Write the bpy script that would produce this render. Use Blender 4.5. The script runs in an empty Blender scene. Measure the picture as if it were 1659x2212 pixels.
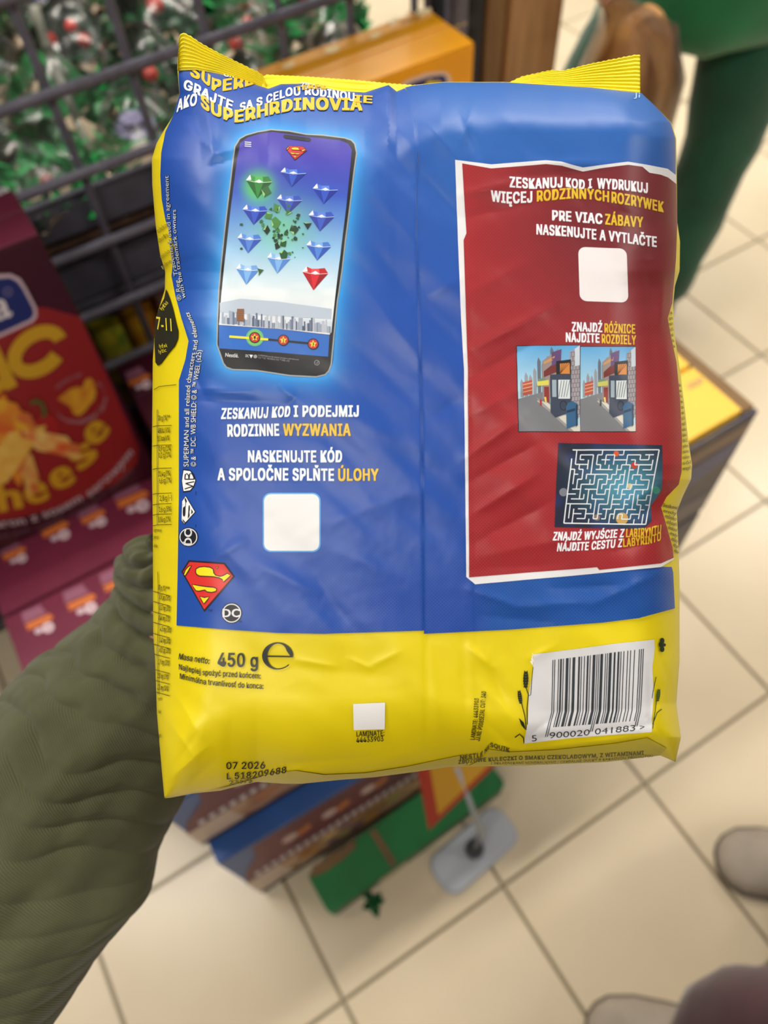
import bpy, bmesh, math, random
import numpy as np
from mathutils import Vector, Matrix
from mathutils.geometry import delaunay_2d_cdt, tessellate_polygon

random.seed(7)
SC = bpy.context.scene
COL = SC.collection

# ------------------------------------------------------------------ camera
FPX, CX, CY, CAMH = 1654.35, 829.5, 1106.0, 1.535
RW = np.array([[0.85049954, 0.46359417, -0.24845719],
               [-0.52408505, 0.70691729, -0.47497664],
               [-0.04455772, 0.53418012, 0.8441956]])          # camera axes in the world (tile joints run along X and Y)
CPOS = np.array([0, 0, CAMH])
MCAM = Matrix([list(RW[i]) + [CPOS[i]] for i in range(3)] + [[0, 0, 0, 1]])
cam = bpy.data.objects.new('camera', bpy.data.cameras.new('camera'))
COL.objects.link(cam)
cam.matrix_world = MCAM
cam.data.sensor_fit = 'VERTICAL'
cam.data.sensor_height = 36
cam.data.lens = FPX * 36 / 2212
cam.data.clip_start = 0.01
cam.data.dof.use_dof = True
cam.data.dof.focus_distance = 0.272
cam.data.dof.aperture_fstop = 8.0
SC.camera = cam

# ------------------------------------------------------------------ world, light, exposure
w = bpy.data.worlds.new('shop_ambience')
SC.world = w
w.use_nodes = True
w.node_tree.nodes['Background'].inputs[0].default_value = (1.0, 0.95, 0.87, 1)
w.node_tree.nodes['Background'].inputs[1].default_value = 0.20
SC.view_settings.view_transform = 'Standard'
SC.view_settings.look = 'None'
SC.view_settings.gamma = 1.0
SC.view_settings.use_curve_mapping = False
SC.view_settings.exposure = 0.0

LIGHT_SPOTS = [(-0.6, 1.2), (1.6, 1.2), (-0.6, 3.2), (1.6, 3.2), (3.8, 1.2), (3.8, 3.2), (-1.2, -0.6), (1.9, -1.0)]
LIGHT_W = 31.0
LIGHT_DIM = {6: 0.8, 7: 0.7}  # the rear right lamp is added fill for fronts facing the camera


# ------------------------------------------------------------------ helpers
def lin(c):
    c = np.asarray(c, float) / 255.0
    return np.where(c <= 0.04045, c / 12.92, ((c + 0.055) / 1.055) ** 2.4)


def L4(c):
    return tuple(float(v) for v in lin(c)) + (1.0,)


def tag(o, label=None, cat=None, group=None, kind=None):
    if label: o['label'] = label
    if cat: o['category'] = cat
    if group: o['group'] = group
    if kind: o['kind'] = kind
    return o


def empty(name, label, cat, loc=(0, 0, 0), rz=0.0, group=None):
    o = bpy.data.objects.new(name, None)
    COL.objects.link(o)
    o.empty_display_size = 0.05
    o.location = loc
    o.rotation_euler = (0, 0, rz)
    return tag(o, label, cat, group)


def link(name, me, mat=None, parent=None, smooth=False):
    o = bpy.data.objects.new(name, me)
    COL.objects.link(o)
    if mat is not None and not me.materials: me.materials.append(mat)
    if parent is not None: o.parent = parent
    if smooth:
        me.polygons.foreach_set('use_smooth', [True] * len(me.polygons))
    return o


def mesh(vs, fs, name='m'):
    me = bpy.data.meshes.new(name)
    me.from_pydata([tuple(map(float, v)) for v in vs], [], [tuple(map(int, f)) for f in fs])
    me.update()
    return me


def bmobj(name, bm, mat, parent=None, smooth=False):
    me = bpy.data.meshes.new(name)
    bm.normal_update()
    bm.to_mesh(me)
    bm.free()
    return link(name, me, mat, parent, smooth)


def box(bm, lo, hi, bevel=0.0, rot=None, seg=1):
    lo, hi = Vector(lo), Vector(hi)
    c, s = (lo + hi) / 2, hi - lo
    m = Matrix.Translation(c) @ (rot.to_4x4() if rot else Matrix.Identity(4)) @ Matrix.Diagonal((s.x, s.y, s.z, 1))
    r = bmesh.ops.create_cube(bm, size=1, matrix=m)
    if bevel > 0:
        es = list({e for v in r['verts'] for e in v.link_edges})
        bmesh.ops.bevel(bm, geom=es, offset=bevel, segments=seg, affect='EDGES', profile=0.5)


def tube(bm, pts, rad, n=8, closed=False):
    """round bar along a polyline"""
    pts = [Vector(p) for p in pts]
    rs = rad if isinstance(rad, (list, tuple)) else [rad] * len(pts)
    rings = []
    for i, p in enumerate(pts):
        a, b = pts[max(i - 1, 0)], pts[min(i + 1, len(pts) - 1)]
        t = (b - a).normalized()
        u = t.cross(Vector((0, 0, 1)) if abs(t.z) < 0.9 else Vector((1, 0, 0))).normalized()
        v = t.cross(u)
        rings.append([bm.verts.new(p + (u * math.cos(k * 2 * math.pi / n) + v * math.sin(k * 2 * math.pi / n)) * rs[i]) for k in range(n)])
    for a, b in zip(rings, rings[1:]):
        for k in range(n):
            bm.faces.new((a[k], a[(k + 1) % n], b[(k + 1) % n], b[k]))
    bm.faces.new(rings[0][::-1])
    bm.faces.new(rings[-1])


def ray_on(q, **k):
    """point of a world plane (X=, Y= or Z=) seen at a picture point"""
    d = RW @ np.array([(q[0] - CX) / FPX, -(q[1] - CY) / FPX, -1.0])
    ax = 'XYZ'.index(list(k)[0])
    t = (list(k.values())[0] - CPOS[ax]) / d[ax]
    return CPOS + d * t


def mat(name, col, rough=0.5, spec=0.5, metal=0.0, noise=0.0, nscale=30.0, bump=0.0, bscale=80.0, coat=0.0, trans=0.0, emit=None, estr=0.0, ior=1.45, stretch=None, col2=None, sheen=0.0):
    m = bpy.data.materials.new(name)
    m.use_nodes = True
    nt = m.node_tree
    b = nt.nodes['Principled BSDF']
    b.inputs['Base Color'].default_value = L4(col)
    b.inputs['Roughness'].default_value = rough
    b.inputs['Specular IOR Level'].default_value = spec
    b.inputs['Metallic'].default_value = metal
    b.inputs['Coat Weight'].default_value = coat
    b.inputs['Transmission Weight'].default_value = trans
    b.inputs['IOR'].default_value = ior
    b.inputs['Sheen Weight'].default_value = sheen
    tc = nt.nodes.new('ShaderNodeTexCoord')
    vec = tc.outputs['Object']
    if stretch:
        mp = nt.nodes.new('ShaderNodeMapping')
        mp.inputs['Scale'].default_value = stretch
        nt.links.new(vec, mp.inputs[0])
        vec = mp.outputs[0]
    if noise > 0 or col2 is not None:
        n = nt.nodes.new('ShaderNodeTexNoise')
        n.inputs['Scale'].default_value = nscale
        n.inputs['Detail'].default_value = 4
        nt.links.new(vec, n.inputs['Vector'])
        mx = nt.nodes.new('ShaderNodeMix')
        mx.data_type = 'RGBA'
        a = np.array(col, float)
        c2 = np.array(col2, float) if col2 is not None else np.clip(a * (1 + noise), 0, 255)
        c1 = a if col2 is not None else np.clip(a * (1 - noise), 0, 255)
        mx.inputs['A'].default_value = L4(c1)
        mx.inputs['B'].default_value = L4(c2)
        rp = nt.nodes.new('ShaderNodeMapRange')
        rp.inputs['From Min'].default_value = 0.3
        rp.inputs['From Max'].default_value = 0.7
        nt.links.new(n.outputs[0], rp.inputs[0])
        nt.links.new(rp.outputs[0], mx.inputs['Factor'])
        nt.links.new(mx.outputs['Result'], b.inputs['Base Color'])
    if bump > 0:
        n2 = nt.nodes.new('ShaderNodeTexNoise')
        n2.inputs['Scale'].default_value = bscale
        n2.inputs['Detail'].default_value = 3
        nt.links.new(vec, n2.inputs['Vector'])
        bp = nt.nodes.new('ShaderNodeBump')
        bp.inputs['Strength'].default_value = bump
        bp.inputs['Distance'].default_value = 0.002
        nt.links.new(n2.outputs[0], bp.inputs['Height'])
        nt.links.new(bp.outputs[0], b.inputs['Normal'])
    if emit is not None:
        b.inputs['Emission Color'].default_value = L4(emit)
        b.inputs['Emission Strength'].default_value = estr
    return m


# ---- noise on arrays
def _hash(i, j, s):
    h = np.sin(i * 127.1 + j * 311.7 + s * 74.7) * 43758.5453
    return h - np.floor(h)


def vnoise(x, y, s=0):
    i, j = np.floor(x), np.floor(y)
    fx, fy = x - i, y - j
    fx = fx * fx * fx * (fx * (fx * 6 - 15) + 10)
    fy = fy * fy * fy * (fy * (fy * 6 - 15) + 10)
    a, b, c, d = _hash(i, j, s), _hash(i + 1, j, s), _hash(i, j + 1, s), _hash(i + 1, j + 1, s)
    return (a * (1 - fx) + b * fx) * (1 - fy) + (c * (1 - fx) + d * fx) * fy - 0.5


def curve(pts):
    a = np.array(pts, float)
    return lambda t: np.interp(t, a[:, 0], a[:, 1])


# ------------------------------------------------------------------ flat artwork toolkit (2-D polygons and text laid on any surface)
_tc = bpy.data.curves.new('text_source', 'FONT')
_F0 = _tc.font
try:                                            # the grotesque that ships with Blender; its default face if it is absent
    _F1 = bpy.data.fonts.load(bpy.utils.system_resource('DATAFILES') + '/fonts/Inter.woff2')
except Exception:
    _F1 = None
_to = bpy.data.objects.new('text_source', _tc)
COL.objects.link(_to)
_tcache = {}


CAPH = {}


def glyphs(s, off, res=3, sp=1.0, face=0):
    key = (s, off, res, sp, face)
    if key not in _tcache:
        _tc.body = s
        if face and _F1 is not None: _tc.font = _F1
        elif _F0 is not None: _tc.font = _F0
        _tc.space_character = sp
        _tc.offset = off
        _tc.resolution_u = res
        _tc.fill_mode = 'BOTH'
        _to.update_tag()
        dg = bpy.context.evaluated_depsgraph_get()
        dg.update()
        me = _to.evaluated_get(dg).to_mesh()
        me.calc_loop_triangles()
        v = np.empty(len(me.vertices) * 3)
        me.vertices.foreach_get('co', v)
        t = np.empty(len(me.loop_triangles) * 3, int)
        me.loop_triangles.foreach_get('vertices', t)
        _tcache[key] = (v.reshape(-1, 3)[:, :2].copy(), t.reshape(-1, 3).copy())
        _to.to_mesh_clear()
    return _tcache[key]


def caph(face):
    if face not in CAPH: CAPH[face] = float(glyphs('H', 0.0, 1, 1.0, face)[0][:, 1].max())
    return CAPH[face]


def refine(V, F, Lmax, rounds=6):
    """split every edge longer than Lmax, conforming"""
    V = [tuple(v) for v in V]
    F = [tuple(f) for f in F]
    for _ in range(rounds):
        mids = {}
        L2 = Lmax * Lmax

        def mid(a, b):
            k = (a, b) if a < b else (b, a)
            if k in mids: return mids[k]
            p, q = V[a], V[b]
            if (p[0] - q[0]) ** 2 + (p[1] - q[1]) ** 2 <= L2:
                mids[k] = -1
            else:
                V.append(((p[0] + q[0]) / 2, (p[1] + q[1]) / 2))
                mids[k] = len(V) - 1
            return mids[k]
        out = []
        ch = False
        for a, b, c in F:
            m = (mid(a, b), mid(b, c), mid(c, a))
            n = sum(x >= 0 for x in m)
            if n == 0:
                out.append((a, b, c))
                continue
            ch = True
            if n == 3:
                out += [(a, m[0], m[2]), (m[0], b, m[1]), (m[2], m[1], c), (m[0], m[1], m[2])]
            else:
                t = [a, b, c]
                while not (m[0] >= 0 and (n == 1 or m[1] >= 0)):
                    t = t[1:] + t[:1]
                    m = m[1:] + m[:1]
                a, b, c = t
                if n == 1:
                    out += [(a, m[0], c), (m[0], b, c)]
                else:
                    out += [(a, m[0], m[1]), (m[0], b, m[1]), (a, m[1], c)]
        F = out
        if not ch: break
    return np.array(V, float).reshape(-1, 2), F


def poly_fill(pts, step, holes=()):
    """triangulate a polygon with inner points every `step`"""
    vs, es = [], []

    def ring(r):
        s0 = len(vs)
        n = len(r)
        for i in range(n):
            p, q = np.array(r[i], float), np.array(r[(i + 1) % n], float)
            k = max(1, int(np.hypot(*(q - p)) / step))
            for j in range(k): vs.append(tuple(p + (q - p) * j / k))
        m = len(vs)
        for i in range(s0, m): es.append((i, i + 1 if i + 1 < m else s0))
    ring(pts)
    for h_ in holes: ring(h_)
    a = np.array(pts, float)
    lo, hi = a.min(0), a.max(0)
    gx, gy = np.meshgrid(np.arange(lo[0] + step / 2, hi[0], step), np.arange(lo[1] + step / 2, hi[1], step))
    gx = gx + (np.arange(gx.shape[0])[:, None] % 2) * step * 0.4
    vs += [(x, y) for x, y in zip(gx.ravel(), gy.ravel())]
    if len(vs) > 3000:      # inner test first keeps the triangulation quick
        def inside(P, r):
            x, y = P[:, 0], P[:, 1]
            c = np.zeros(len(P), bool)
            r = np.array(r, float)
            for i in range(len(r)):
                x1, y1 = r[i]
                x2, y2 = r[i - 1]
                with np.errstate(all='ignore'):
                    c ^= ((y1 > y) != (y2 > y)) & (x < (x2 - x1) * (y - y1) / (y2 - y1 + 1e-12) + x1)
            return c
        nb = len(es)
        P = np.array(vs)
        keep = inside(P, pts)
        keep[:nb] = True
        vs = [v for v, k in zip(vs, keep) if k]
    r = delaunay_2d_cdt([Vector(v) for v in vs], es, [], 2 if holes else 1, 1e-5)
    return np.array([tuple(v) for v in r[0]]), [tuple(f) for f in r[2]]


def rrect(x0, y0, x1, y1, r, n=5):
    out = []
    for cx_, cy_, a0 in ((x1 - r, y0 + r, -90), (x1 - r, y1 - r, 0), (x0 + r, y1 - r, 90), (x0 + r, y0 + r, 180)):
        for i in range(n + 1):
            a = math.radians(a0 + 90 * i / n)
            out.append((cx_ + r * math.cos(a), cy_ + r * math.sin(a)))
    return out


def circ(cx_, cy_, r, n=20, ry=None):
    return [(cx_ + r * math.cos(2 * math.pi * i / n), cy_ + (ry or r) * math.sin(2 * math.pi * i / n)) for i in range(n)]


def path_quads(pts, wd, closed=False):
    """a stroked polyline as quads"""
    p = np.array(pts, float)
    n = len(p)
    V, F = [], []
    for i in range(n):
        if closed:
            t = p[(i + 1) % n] - p[i - 1]
        else:
            t = p[min(i + 1, n - 1)] - p[max(i - 1, 0)]
        t = t / (np.hypot(*t) + 1e-9)
        nn = np.array([-t[1], t[0]]) * wd / 2
        V += [p[i] + nn, p[i] - nn]
    for i in range(n if closed else n - 1):
        a, b, c, d = 2 * i, 2 * i + 1, 2 * ((i + 1) % n) + 1, 2 * ((i + 1) % n)
        F += [(a, b, c), (a, c, d)]
    return np.array(V), F


class Art:
    """gathers coloured 2-D shapes, then lays them on a surface as one mesh"""
    CUT = 8.0

    def __init__(s):
        s.V, s.F, s.C, s.Z, s.n = [], [], [], [], 0

    def add(s, V, F, col, lift, tone=0.0):
        V = np.asarray(V, float).reshape(-1, 2)
        if not len(V): return s
        if s.CUT: V, F = refine(V, F, s.CUT)
        s.V.append(V)
        s.F += [tuple(i + s.n for i in f) for f in F]
        c = col(V) if callable(col) else np.tile(lin(col), (len(V), 1))
        t = tone(V) if callable(tone) else np.full(len(V), tone)
        s.C.append(np.concatenate([c, t[:, None]], 1))
        s.Z.append(lift(V) if callable(lift) else np.full(len(V), lift))
        s.n += len(V)
        return s

    def poly(s, pts, col, lift, step=8, tone=0.0, holes=()):
        V, F = poly_fill(pts, step, holes)
        return s.add(V, F, col, lift, tone)

    def line(s, pts, wd, col, lift, closed=False):
        V, F = path_quads(pts, wd, closed)
        return s.add(V, F, col, lift)

    def text(s, txt, base, cap, col, lift, bold=0.0, italic=0.0, outline=None, ow=0.0, up=None, res=3, face=0):
        base = np.array(base, float)
        seg = np.hypot(*np.diff(base, axis=0).T)
        acc = np.concatenate([[0], np.cumsum(seg)])
        for pas in ((1, 0) if outline is not None else (0,)):
            ch_ = caph(face)
            off = (0.0 if face else bold * 0.4 + (ow if pas else 0)) * ch_
            sp = 1.0 + bold * 1.3
            V, F = glyphs(txt, round(off, 4), res, sp, face)
            if not len(V): return s
            V0, _ = glyphs(txt, 0.0, 1, sp, face)
            x0, x1 = V0[:, 0].min(), V0[:, 0].max()
            if face and bold + (ow if pas else 0) > 0:            # heavier strokes by shifted copies
                bx_, by_ = (bold + (ow if pas else 0)) * ch_, (bold * .5 + (ow if pas else 0)) * ch_
                reps = [(-bx_, -by_), (bx_, -by_), (-bx_, by_), (bx_, by_), (0.0, 0.0)]
                if bold > .1: reps += [(0.0, -by_), (0.0, by_)]
            else:
                reps = [(0.0, 0.0)] if bold == 0 else [(-bold * .6 * ch_, 0.0), (0.0, 0.0), (bold * .6 * ch_, 0.0)]
            for ri_, (dx, dy) in enumerate(reps):
                f = (V[:, 0] + dx - x0) / (x1 - x0) * acc[-1]
                hh = (V[:, 1] + dy) / ch_ * cap
                bx, by = np.interp(f, acc, base[:, 0]), np.interp(f, acc, base[:, 1])
                # follow the baseline's slope beyond its ends
                over = np.where(f < 0, f, np.where(f > acc[-1], f - acc[-1], 0))
                i = np.clip(np.searchsorted(acc, f) - 1, 0, len(seg) - 1)
                d = (base[i + 1] - base[i]) / seg[i][:, None]
                bx, by = bx + d[:, 0] * over, by + d[:, 1] * over
                if up is None:
                    e = (base[-1] - base[0]) / np.hypot(*(base[-1] - base[0]))
                    ux, uy = e[1], -e[0]
                else:
                    ux, uy = up
                ex, ey = (base[-1] - base[0]) / np.hypot(*(base[-1] - base[0]))
                px = bx + ux * hh + ex * hh * italic
                py = by + uy * hh + ey * hh * italic
                s.add(np.stack([px, py], 1), F, outline if pas else col, lift * (1 + 0.045 * ri_) - (lift * 0.26 if pas else 0))
        return s

    def build(s, name, surf, material, parent, label=None):
        V = np.concatenate(s.V)
        C = np.concatenate(s.C)
        Z = np.concatenate(s.Z)
        P, N = surf(V, Z)
        me = bpy.data.meshes.new(name)
        me.from_pydata([tuple(p) for p in P], [], s.F)
        # faces look along the surface normal
        if len(me.polygons):
            fn = np.empty(len(me.polygons) * 3)
            me.polygons.foreach_get('normal', fn)
            fn = fn.reshape(-1, 3)
            fi = np.array([f[0] for f in s.F])
            flip = np.where((fn * N[fi]).sum(1) < 0)[0]
            if len(flip):
                F2 = list(s.F)
                for i in flip: F2[i] = tuple(reversed(F2[i]))
                bpy.data.meshes.remove(me)
                me = bpy.data.meshes.new(name)
                me.from_pydata([tuple(p) for p in P], [], F2)
        ca = me.color_attributes.new('Col', 'FLOAT_COLOR', 'POINT')
        ca.data.foreach_set('color', np.concatenate([C[:, :3], np.ones((len(C), 1))], 1).ravel())
        ta = me.attributes.new('Tone', 'FLOAT', 'POINT')
        ta.data.foreach_set('value', C[:, 3].copy())
        uv = me.uv_layers.new(name='UVMap')
        li = np.empty(len(me.loops), int)
        me.loops.foreach_get('vertex_index', li)
        uv.data.foreach_set('uv', (V[li] / 1000.0).ravel())
        me.polygons.foreach_set('use_smooth', [True] * len(me.polygons))
        me.normals_split_custom_set_from_vertices([tuple(n) for n in N])
        o = link(name, me, material, parent)
        if label: o['label'] = label
        return o


class Lines(Art):
    """lettering where every line of writing becomes a part of its own"""
    def __init__(s):
        s.items = []

    def text(s, *a, **k):
        t_ = Art()
        t_.text(*a, **k)
        if t_.n: s.items.append(t_)
        return s

    def build(s, name, surf, material, parent, label=None):
        for t_ in s.items: t_.build(name, surf, material, parent, label)


def print_mat(name, rough, bump, tone_scale=0.0, coat=0.0, spec=0.5):
    """ink colours from the artwork, dot screen where the print has one"""
    m = bpy.data.materials.new(name)
    m.use_nodes = True
    nt = m.node_tree
    N, K = nt.nodes, nt.links
    b = N['Principled BSDF']
    b.inputs['Roughness'].default_value = rough
    b.inputs['Coat Weight'].default_value = coat
    b.inputs['Coat Roughness'].default_value = 0.25
    b.inputs['Specular IOR Level'].default_value = spec
    at = N.new('ShaderNodeAttribute')
    at.attribute_name = 'Col'
    out = at.outputs['Color']
    if tone_scale:
        uv = N.new('ShaderNodeUVMap')
        mp = N.new('ShaderNodeMapping')
        mp.inputs['Rotation'].default_value = (0, 0, math.radians(45))
        mp.inputs['Scale'].default_value = (tone_scale, tone_scale, 1)
        K.new(uv.outputs[0], mp.inputs[0])
        vo = N.new('ShaderNodeTexVoronoi')
        vo.inputs['Randomness'].default_value = 0.0
        vo.inputs['Scale'].default_value = 1.0
        vo.voronoi_dimensions = '2D'
        K.new(mp.outputs[0], vo.inputs['Vector'])
        tn = N.new('ShaderNodeAttribute')
        tn.attribute_name = 'Tone'
        ms = N.new('ShaderNodeMapRange')
        ms.inputs['From Min'].default_value = 0.36
        ms.inputs['From Max'].default_value = 0.26
        K.new(vo.outputs['Distance'], ms.inputs[0])
        mu = N.new('ShaderNodeMath')
        mu.operation = 'MULTIPLY'
        K.new(ms.outputs[0], mu.inputs[0])
        K.new(tn.outputs['Fac'], mu.inputs[1])
        mx = N.new('ShaderNodeMix')
        mx.data_type = 'RGBA'
        mx.blend_type = 'MULTIPLY'
        mx.inputs['B'].default_value = (0.55, 0.55, 0.64, 1)
        K.new(mu.outputs[0], mx.inputs['Factor'])
        K.new(out, mx.inputs['A'])
        out = mx.outputs['Result']
    K.new(out, b.inputs['Base Color'])
    if bump:
        tc = N.new('ShaderNodeTexCoord')
        n2 = N.new('ShaderNodeTexNoise')
        n2.inputs['Scale'].default_value = 140
        n2.inputs['Detail'].default_value = 4
        n2.inputs['Roughness'].default_value = 0.6
        K.new(tc.outputs['Object'], n2.inputs['Vector'])
        bp = N.new('ShaderNodeBump')
        bp.inputs['Strength'].default_value = bump
        bp.inputs['Distance'].default_value = 0.001
        K.new(n2.outputs[0], bp.inputs['Height'])
        K.new(bp.outputs[0], b.inputs['Normal'])
    return m


M_FILM = print_mat('printed_film', 0.43, 0.08, 185.0, coat=0.0)
M_CARD = print_mat('printed_card', 0.45, 0.0)

# ================================================================== the pillow bag
D0 = 0.285          # distance of the bag's seam plane from the lens
XL = curve([(150, 383), (205, 388), (250, 374), (285, 352), (310, 338), (343, 328), (400, 329), (484, 336), (551, 346), (587, 357), (626, 356), (686, 337), (777, 330), (1000, 328), (1131, 330), (1372, 331), (1424, 335), (1542, 339), (1659, 349), (1724, 355)])
XR = curve([(170, 1380), (201, 1385), (231, 1417), (265, 1450), (298, 1461), (480, 1463), (522, 1469), (585, 1468), (618, 1458), (659, 1454), (723, 1457), (806, 1470), (879, 1479), (952, 1487), (1005, 1495), (1035, 1493), (1070, 1476), (1105, 1462), (1143, 1464), (1250, 1468), (1429, 1468), (1520, 1461), (1593, 1471), (1646, 1459)])
YT = curve([(383, 151), (473, 158), (517, 171), (580, 190), (607, 180), (660, 179), (734, 195), (788, 198), (839, 182), (857, 196), (890, 184), (956, 177), (1090, 177), (1276, 188), (1384, 201)])
YB = curve([(349, 1725), (370, 1723), (418, 1714), (476, 1708), (519, 1697), (555, 1689), (613, 1693), (653, 1693), (731, 1685), (809, 1679), (900, 1667), (968, 1657), (1129, 1654), (1312, 1646), (1426, 1632), (1459, 1646)])
BLUE_L = [(385, 152), (389, 205), (374, 252), (358, 285), (349, 330), (347, 380), (350, 430), (358, 475), (378, 535), (375, 562), (371, 596), (380, 641), (392, 686), (408, 737), (401, 777), (387, 822), (387, 1000), (387, 1070), (385, 1206), (382, 1351)]
BLUE_R = [(1385, 202), (1417, 232), (1448, 266), (1458, 300), (1459, 380), (1461, 480), (1458, 560), (1453, 618), (1450, 655), (1440, 688), (1447, 726), (1459, 782), (1467, 864), (1471, 952), (1470, 1020), (1464, 1046), (1438, 1073), (1426, 1096), (1438, 1137), (1451, 1184), (1454, 1250), (1457, 1314)]
SEAM = [(150, 870), (200, 882), (240, 893), (330, 903), (480, 899), (700, 905), (900, 911), (1100, 913), (1360, 915), (1560, 916), (1640, 912), (1700, 905)]
SEAMX = curve(SEAM)

# (x1, y1, x2, y2, height mm, half width px): ridges (+) and valleys (-) in the film
RIDGES = [
    # top left neck and the folds that run from it
    (372, 250, 470, 330, 1.6, 16), (395, 228, 440, 215, -2.2, 12), (440, 215, 560, 262, -1.5, 13), (560, 262, 700, 212, -1.6, 14),
    (700, 212, 850, 214, -1.8, 12), (400, 200, 500, 230, 1.4, 14), (590, 215, 640, 200, 1.2, 10),
    (448, 240, 460, 335, 1.3, 12), (462, 335, 520, 318, 1.0, 10), (430, 260, 436, 360, -1.1, 14), (500, 345, 450, 360, -0.9, 10),
    (352, 300, 345, 420, 1.0, 14), (378, 540, 372, 480, 1.4, 14), (395, 600, 372, 545, -1.6, 14), (372, 575, 420, 560, -1.0, 12),
    (410, 735, 395, 690, 1.4, 14), (405, 775, 440, 850, -1.3, 14), (430, 840, 540, 850, 1.1, 12), (425, 865, 620, 872, -1.1, 16),
    (600, 830, 640, 862, 1.2, 12), (640, 855, 600, 905, -0.8, 14), (560, 930, 700, 945, -0.9, 22),
    # right of the telephone
    (820, 230, 900, 330, 1.6, 24), (830, 300, 895, 400, -1.3, 26), (800, 400, 895, 520, 1.2, 26), (800, 520, 895, 660, -1.0, 28),
    (790, 620, 900, 770, 1.0, 24), (780, 760, 905, 880, -0.9, 30), (760, 900, 910, 980, 0.8, 30), (700, 1130, 905, 1060, 0.9, 32),
    (480, 1180, 560, 1260, 0.9, 26), (560, 1220, 700, 1290, 1.3, 26), (680, 1240, 740, 1330, -0.9, 22), (700, 1180, 880, 1250, 0.9, 30),
    (430, 1060, 470, 1140, -0.8, 24), (440, 1220, 540, 1160, 0.8, 22),
    # the strip beside the seam and the right panel
    (905, 250, 985, 340, 1.4, 18), (915, 380, 1000, 480, -1.1, 20), (920, 640, 1000, 600, 0.9, 20), (930, 900, 1000, 860, -0.8, 22),
    (990, 250, 1030, 330, -1.6, 14), (1020, 230, 1000, 300, 1.2, 12), (1030, 190, 1100, 260, 1.0, 18), (1000, 420, 1110, 395, 1.4, 16), (1000, 470, 1150, 440, -1.2, 18),
    (1110, 380, 1300, 372, -1.4, 16), (1150, 352, 1330, 352, 1.2, 14), (1290, 430, 1420, 500, -1.2, 22), (1225, 395, 1260, 445, -1.3, 14),
    (1000, 640, 1160, 560, 1.0, 26), (1010, 760, 1200, 660, 1.5, 18), (1010, 820, 1160, 740, -1.3, 20), (1010, 900, 1150, 830, 1.0, 18),
    (1010, 985, 1130, 900, 1.5, 16), (1015, 1040, 1160, 960, -1.4, 18), (1020, 1110, 1150, 1030, 1.5, 16), (1030, 1170, 1180, 1090, -1.2, 18), (1040, 1200, 1240, 1160, 0.9, 18),
    (1395, 560, 1410, 700, -2.0, 22), (1432, 610, 1425, 700, 2.2, 12), (1400, 700, 1420, 860, -1.2, 20), (1440, 720, 1456, 900, 1.2, 14),
    (1385, 1110, 1450, 1055, -3.0, 14), (1400, 1150, 1440, 1120, 2.2, 10), (1370, 1080, 1440, 1035, 1.8, 12), (1430, 1150, 1440, 1200, -1.2, 12),
    (1330, 1190, 1440, 1160, -1.3, 14), (1020, 1230, 1200, 1220, -0.8, 20),
    # the blue band below the panel
    (1020, 1275, 1120, 1310, 1.5, 14), (1120, 1310, 1280, 1300, 1.4, 16), (1280, 1305, 1440, 1230, 1.3, 16), (1050, 1330, 1200, 1345, -1.2, 18), (1200, 1270, 1340, 1265, -1.1, 14),
    # yellow foot
    (520, 1430, 820, 1460, -0.7, 26), (640, 1425, 720, 1440, 0.9, 10), (760, 1425, 800, 1445, 0.9, 8), (800, 1440, 860, 1410, 0.8, 10),
    (365, 1560, 420, 1640, 1.4, 12), (380, 1500, 430, 1590, 1.0, 14), (420, 1590, 380, 1650, -1.2, 12), (360, 1690, 440, 1620, 1.6, 10), (400, 1700, 460, 1650, -1.5, 12),
    (520, 1690, 640, 1665, 2.0, 9), (640, 1665, 760, 1680, 1.6, 9), (560, 1655, 780, 1640, -1.4, 14), (800, 1660, 900, 1620, 1.0, 16),
    (1015, 1400, 1060, 1440, 1.6, 10), (1060, 1440, 1090, 1520, -1.2, 14), (1040, 1480, 1110, 1560, 1.0, 12), (1110, 1620, 1050, 1560, -1.4, 12),
    (1060, 1610, 1130, 1622, 1.8, 9), (1130, 1622, 1400, 1590, 2.2, 10), (1130, 1597, 1400, 1566, -1.2, 9), (1400, 1590, 1455, 1640, 1.8, 8), (1400, 1550, 1440, 1600, -1.8, 9),
    (1180, 1535, 1390, 1530, -0.9, 16), (1420, 1400, 1455, 1500, -1.2, 12), (1440, 1480, 1420, 1560, 1.2, 10), (1140, 1590, 1200, 1545, -0.9, 12), (1150, 1420, 1200, 1395, 0.8, 12),
    (1400, 1440, 1406, 1560, -1.2, 9), (930, 1400, 950, 1640, 0.5, 12), (1000, 1380, 1010, 1640, -0.5, 12),
]
_R = np.array(RIDGES, float)


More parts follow.
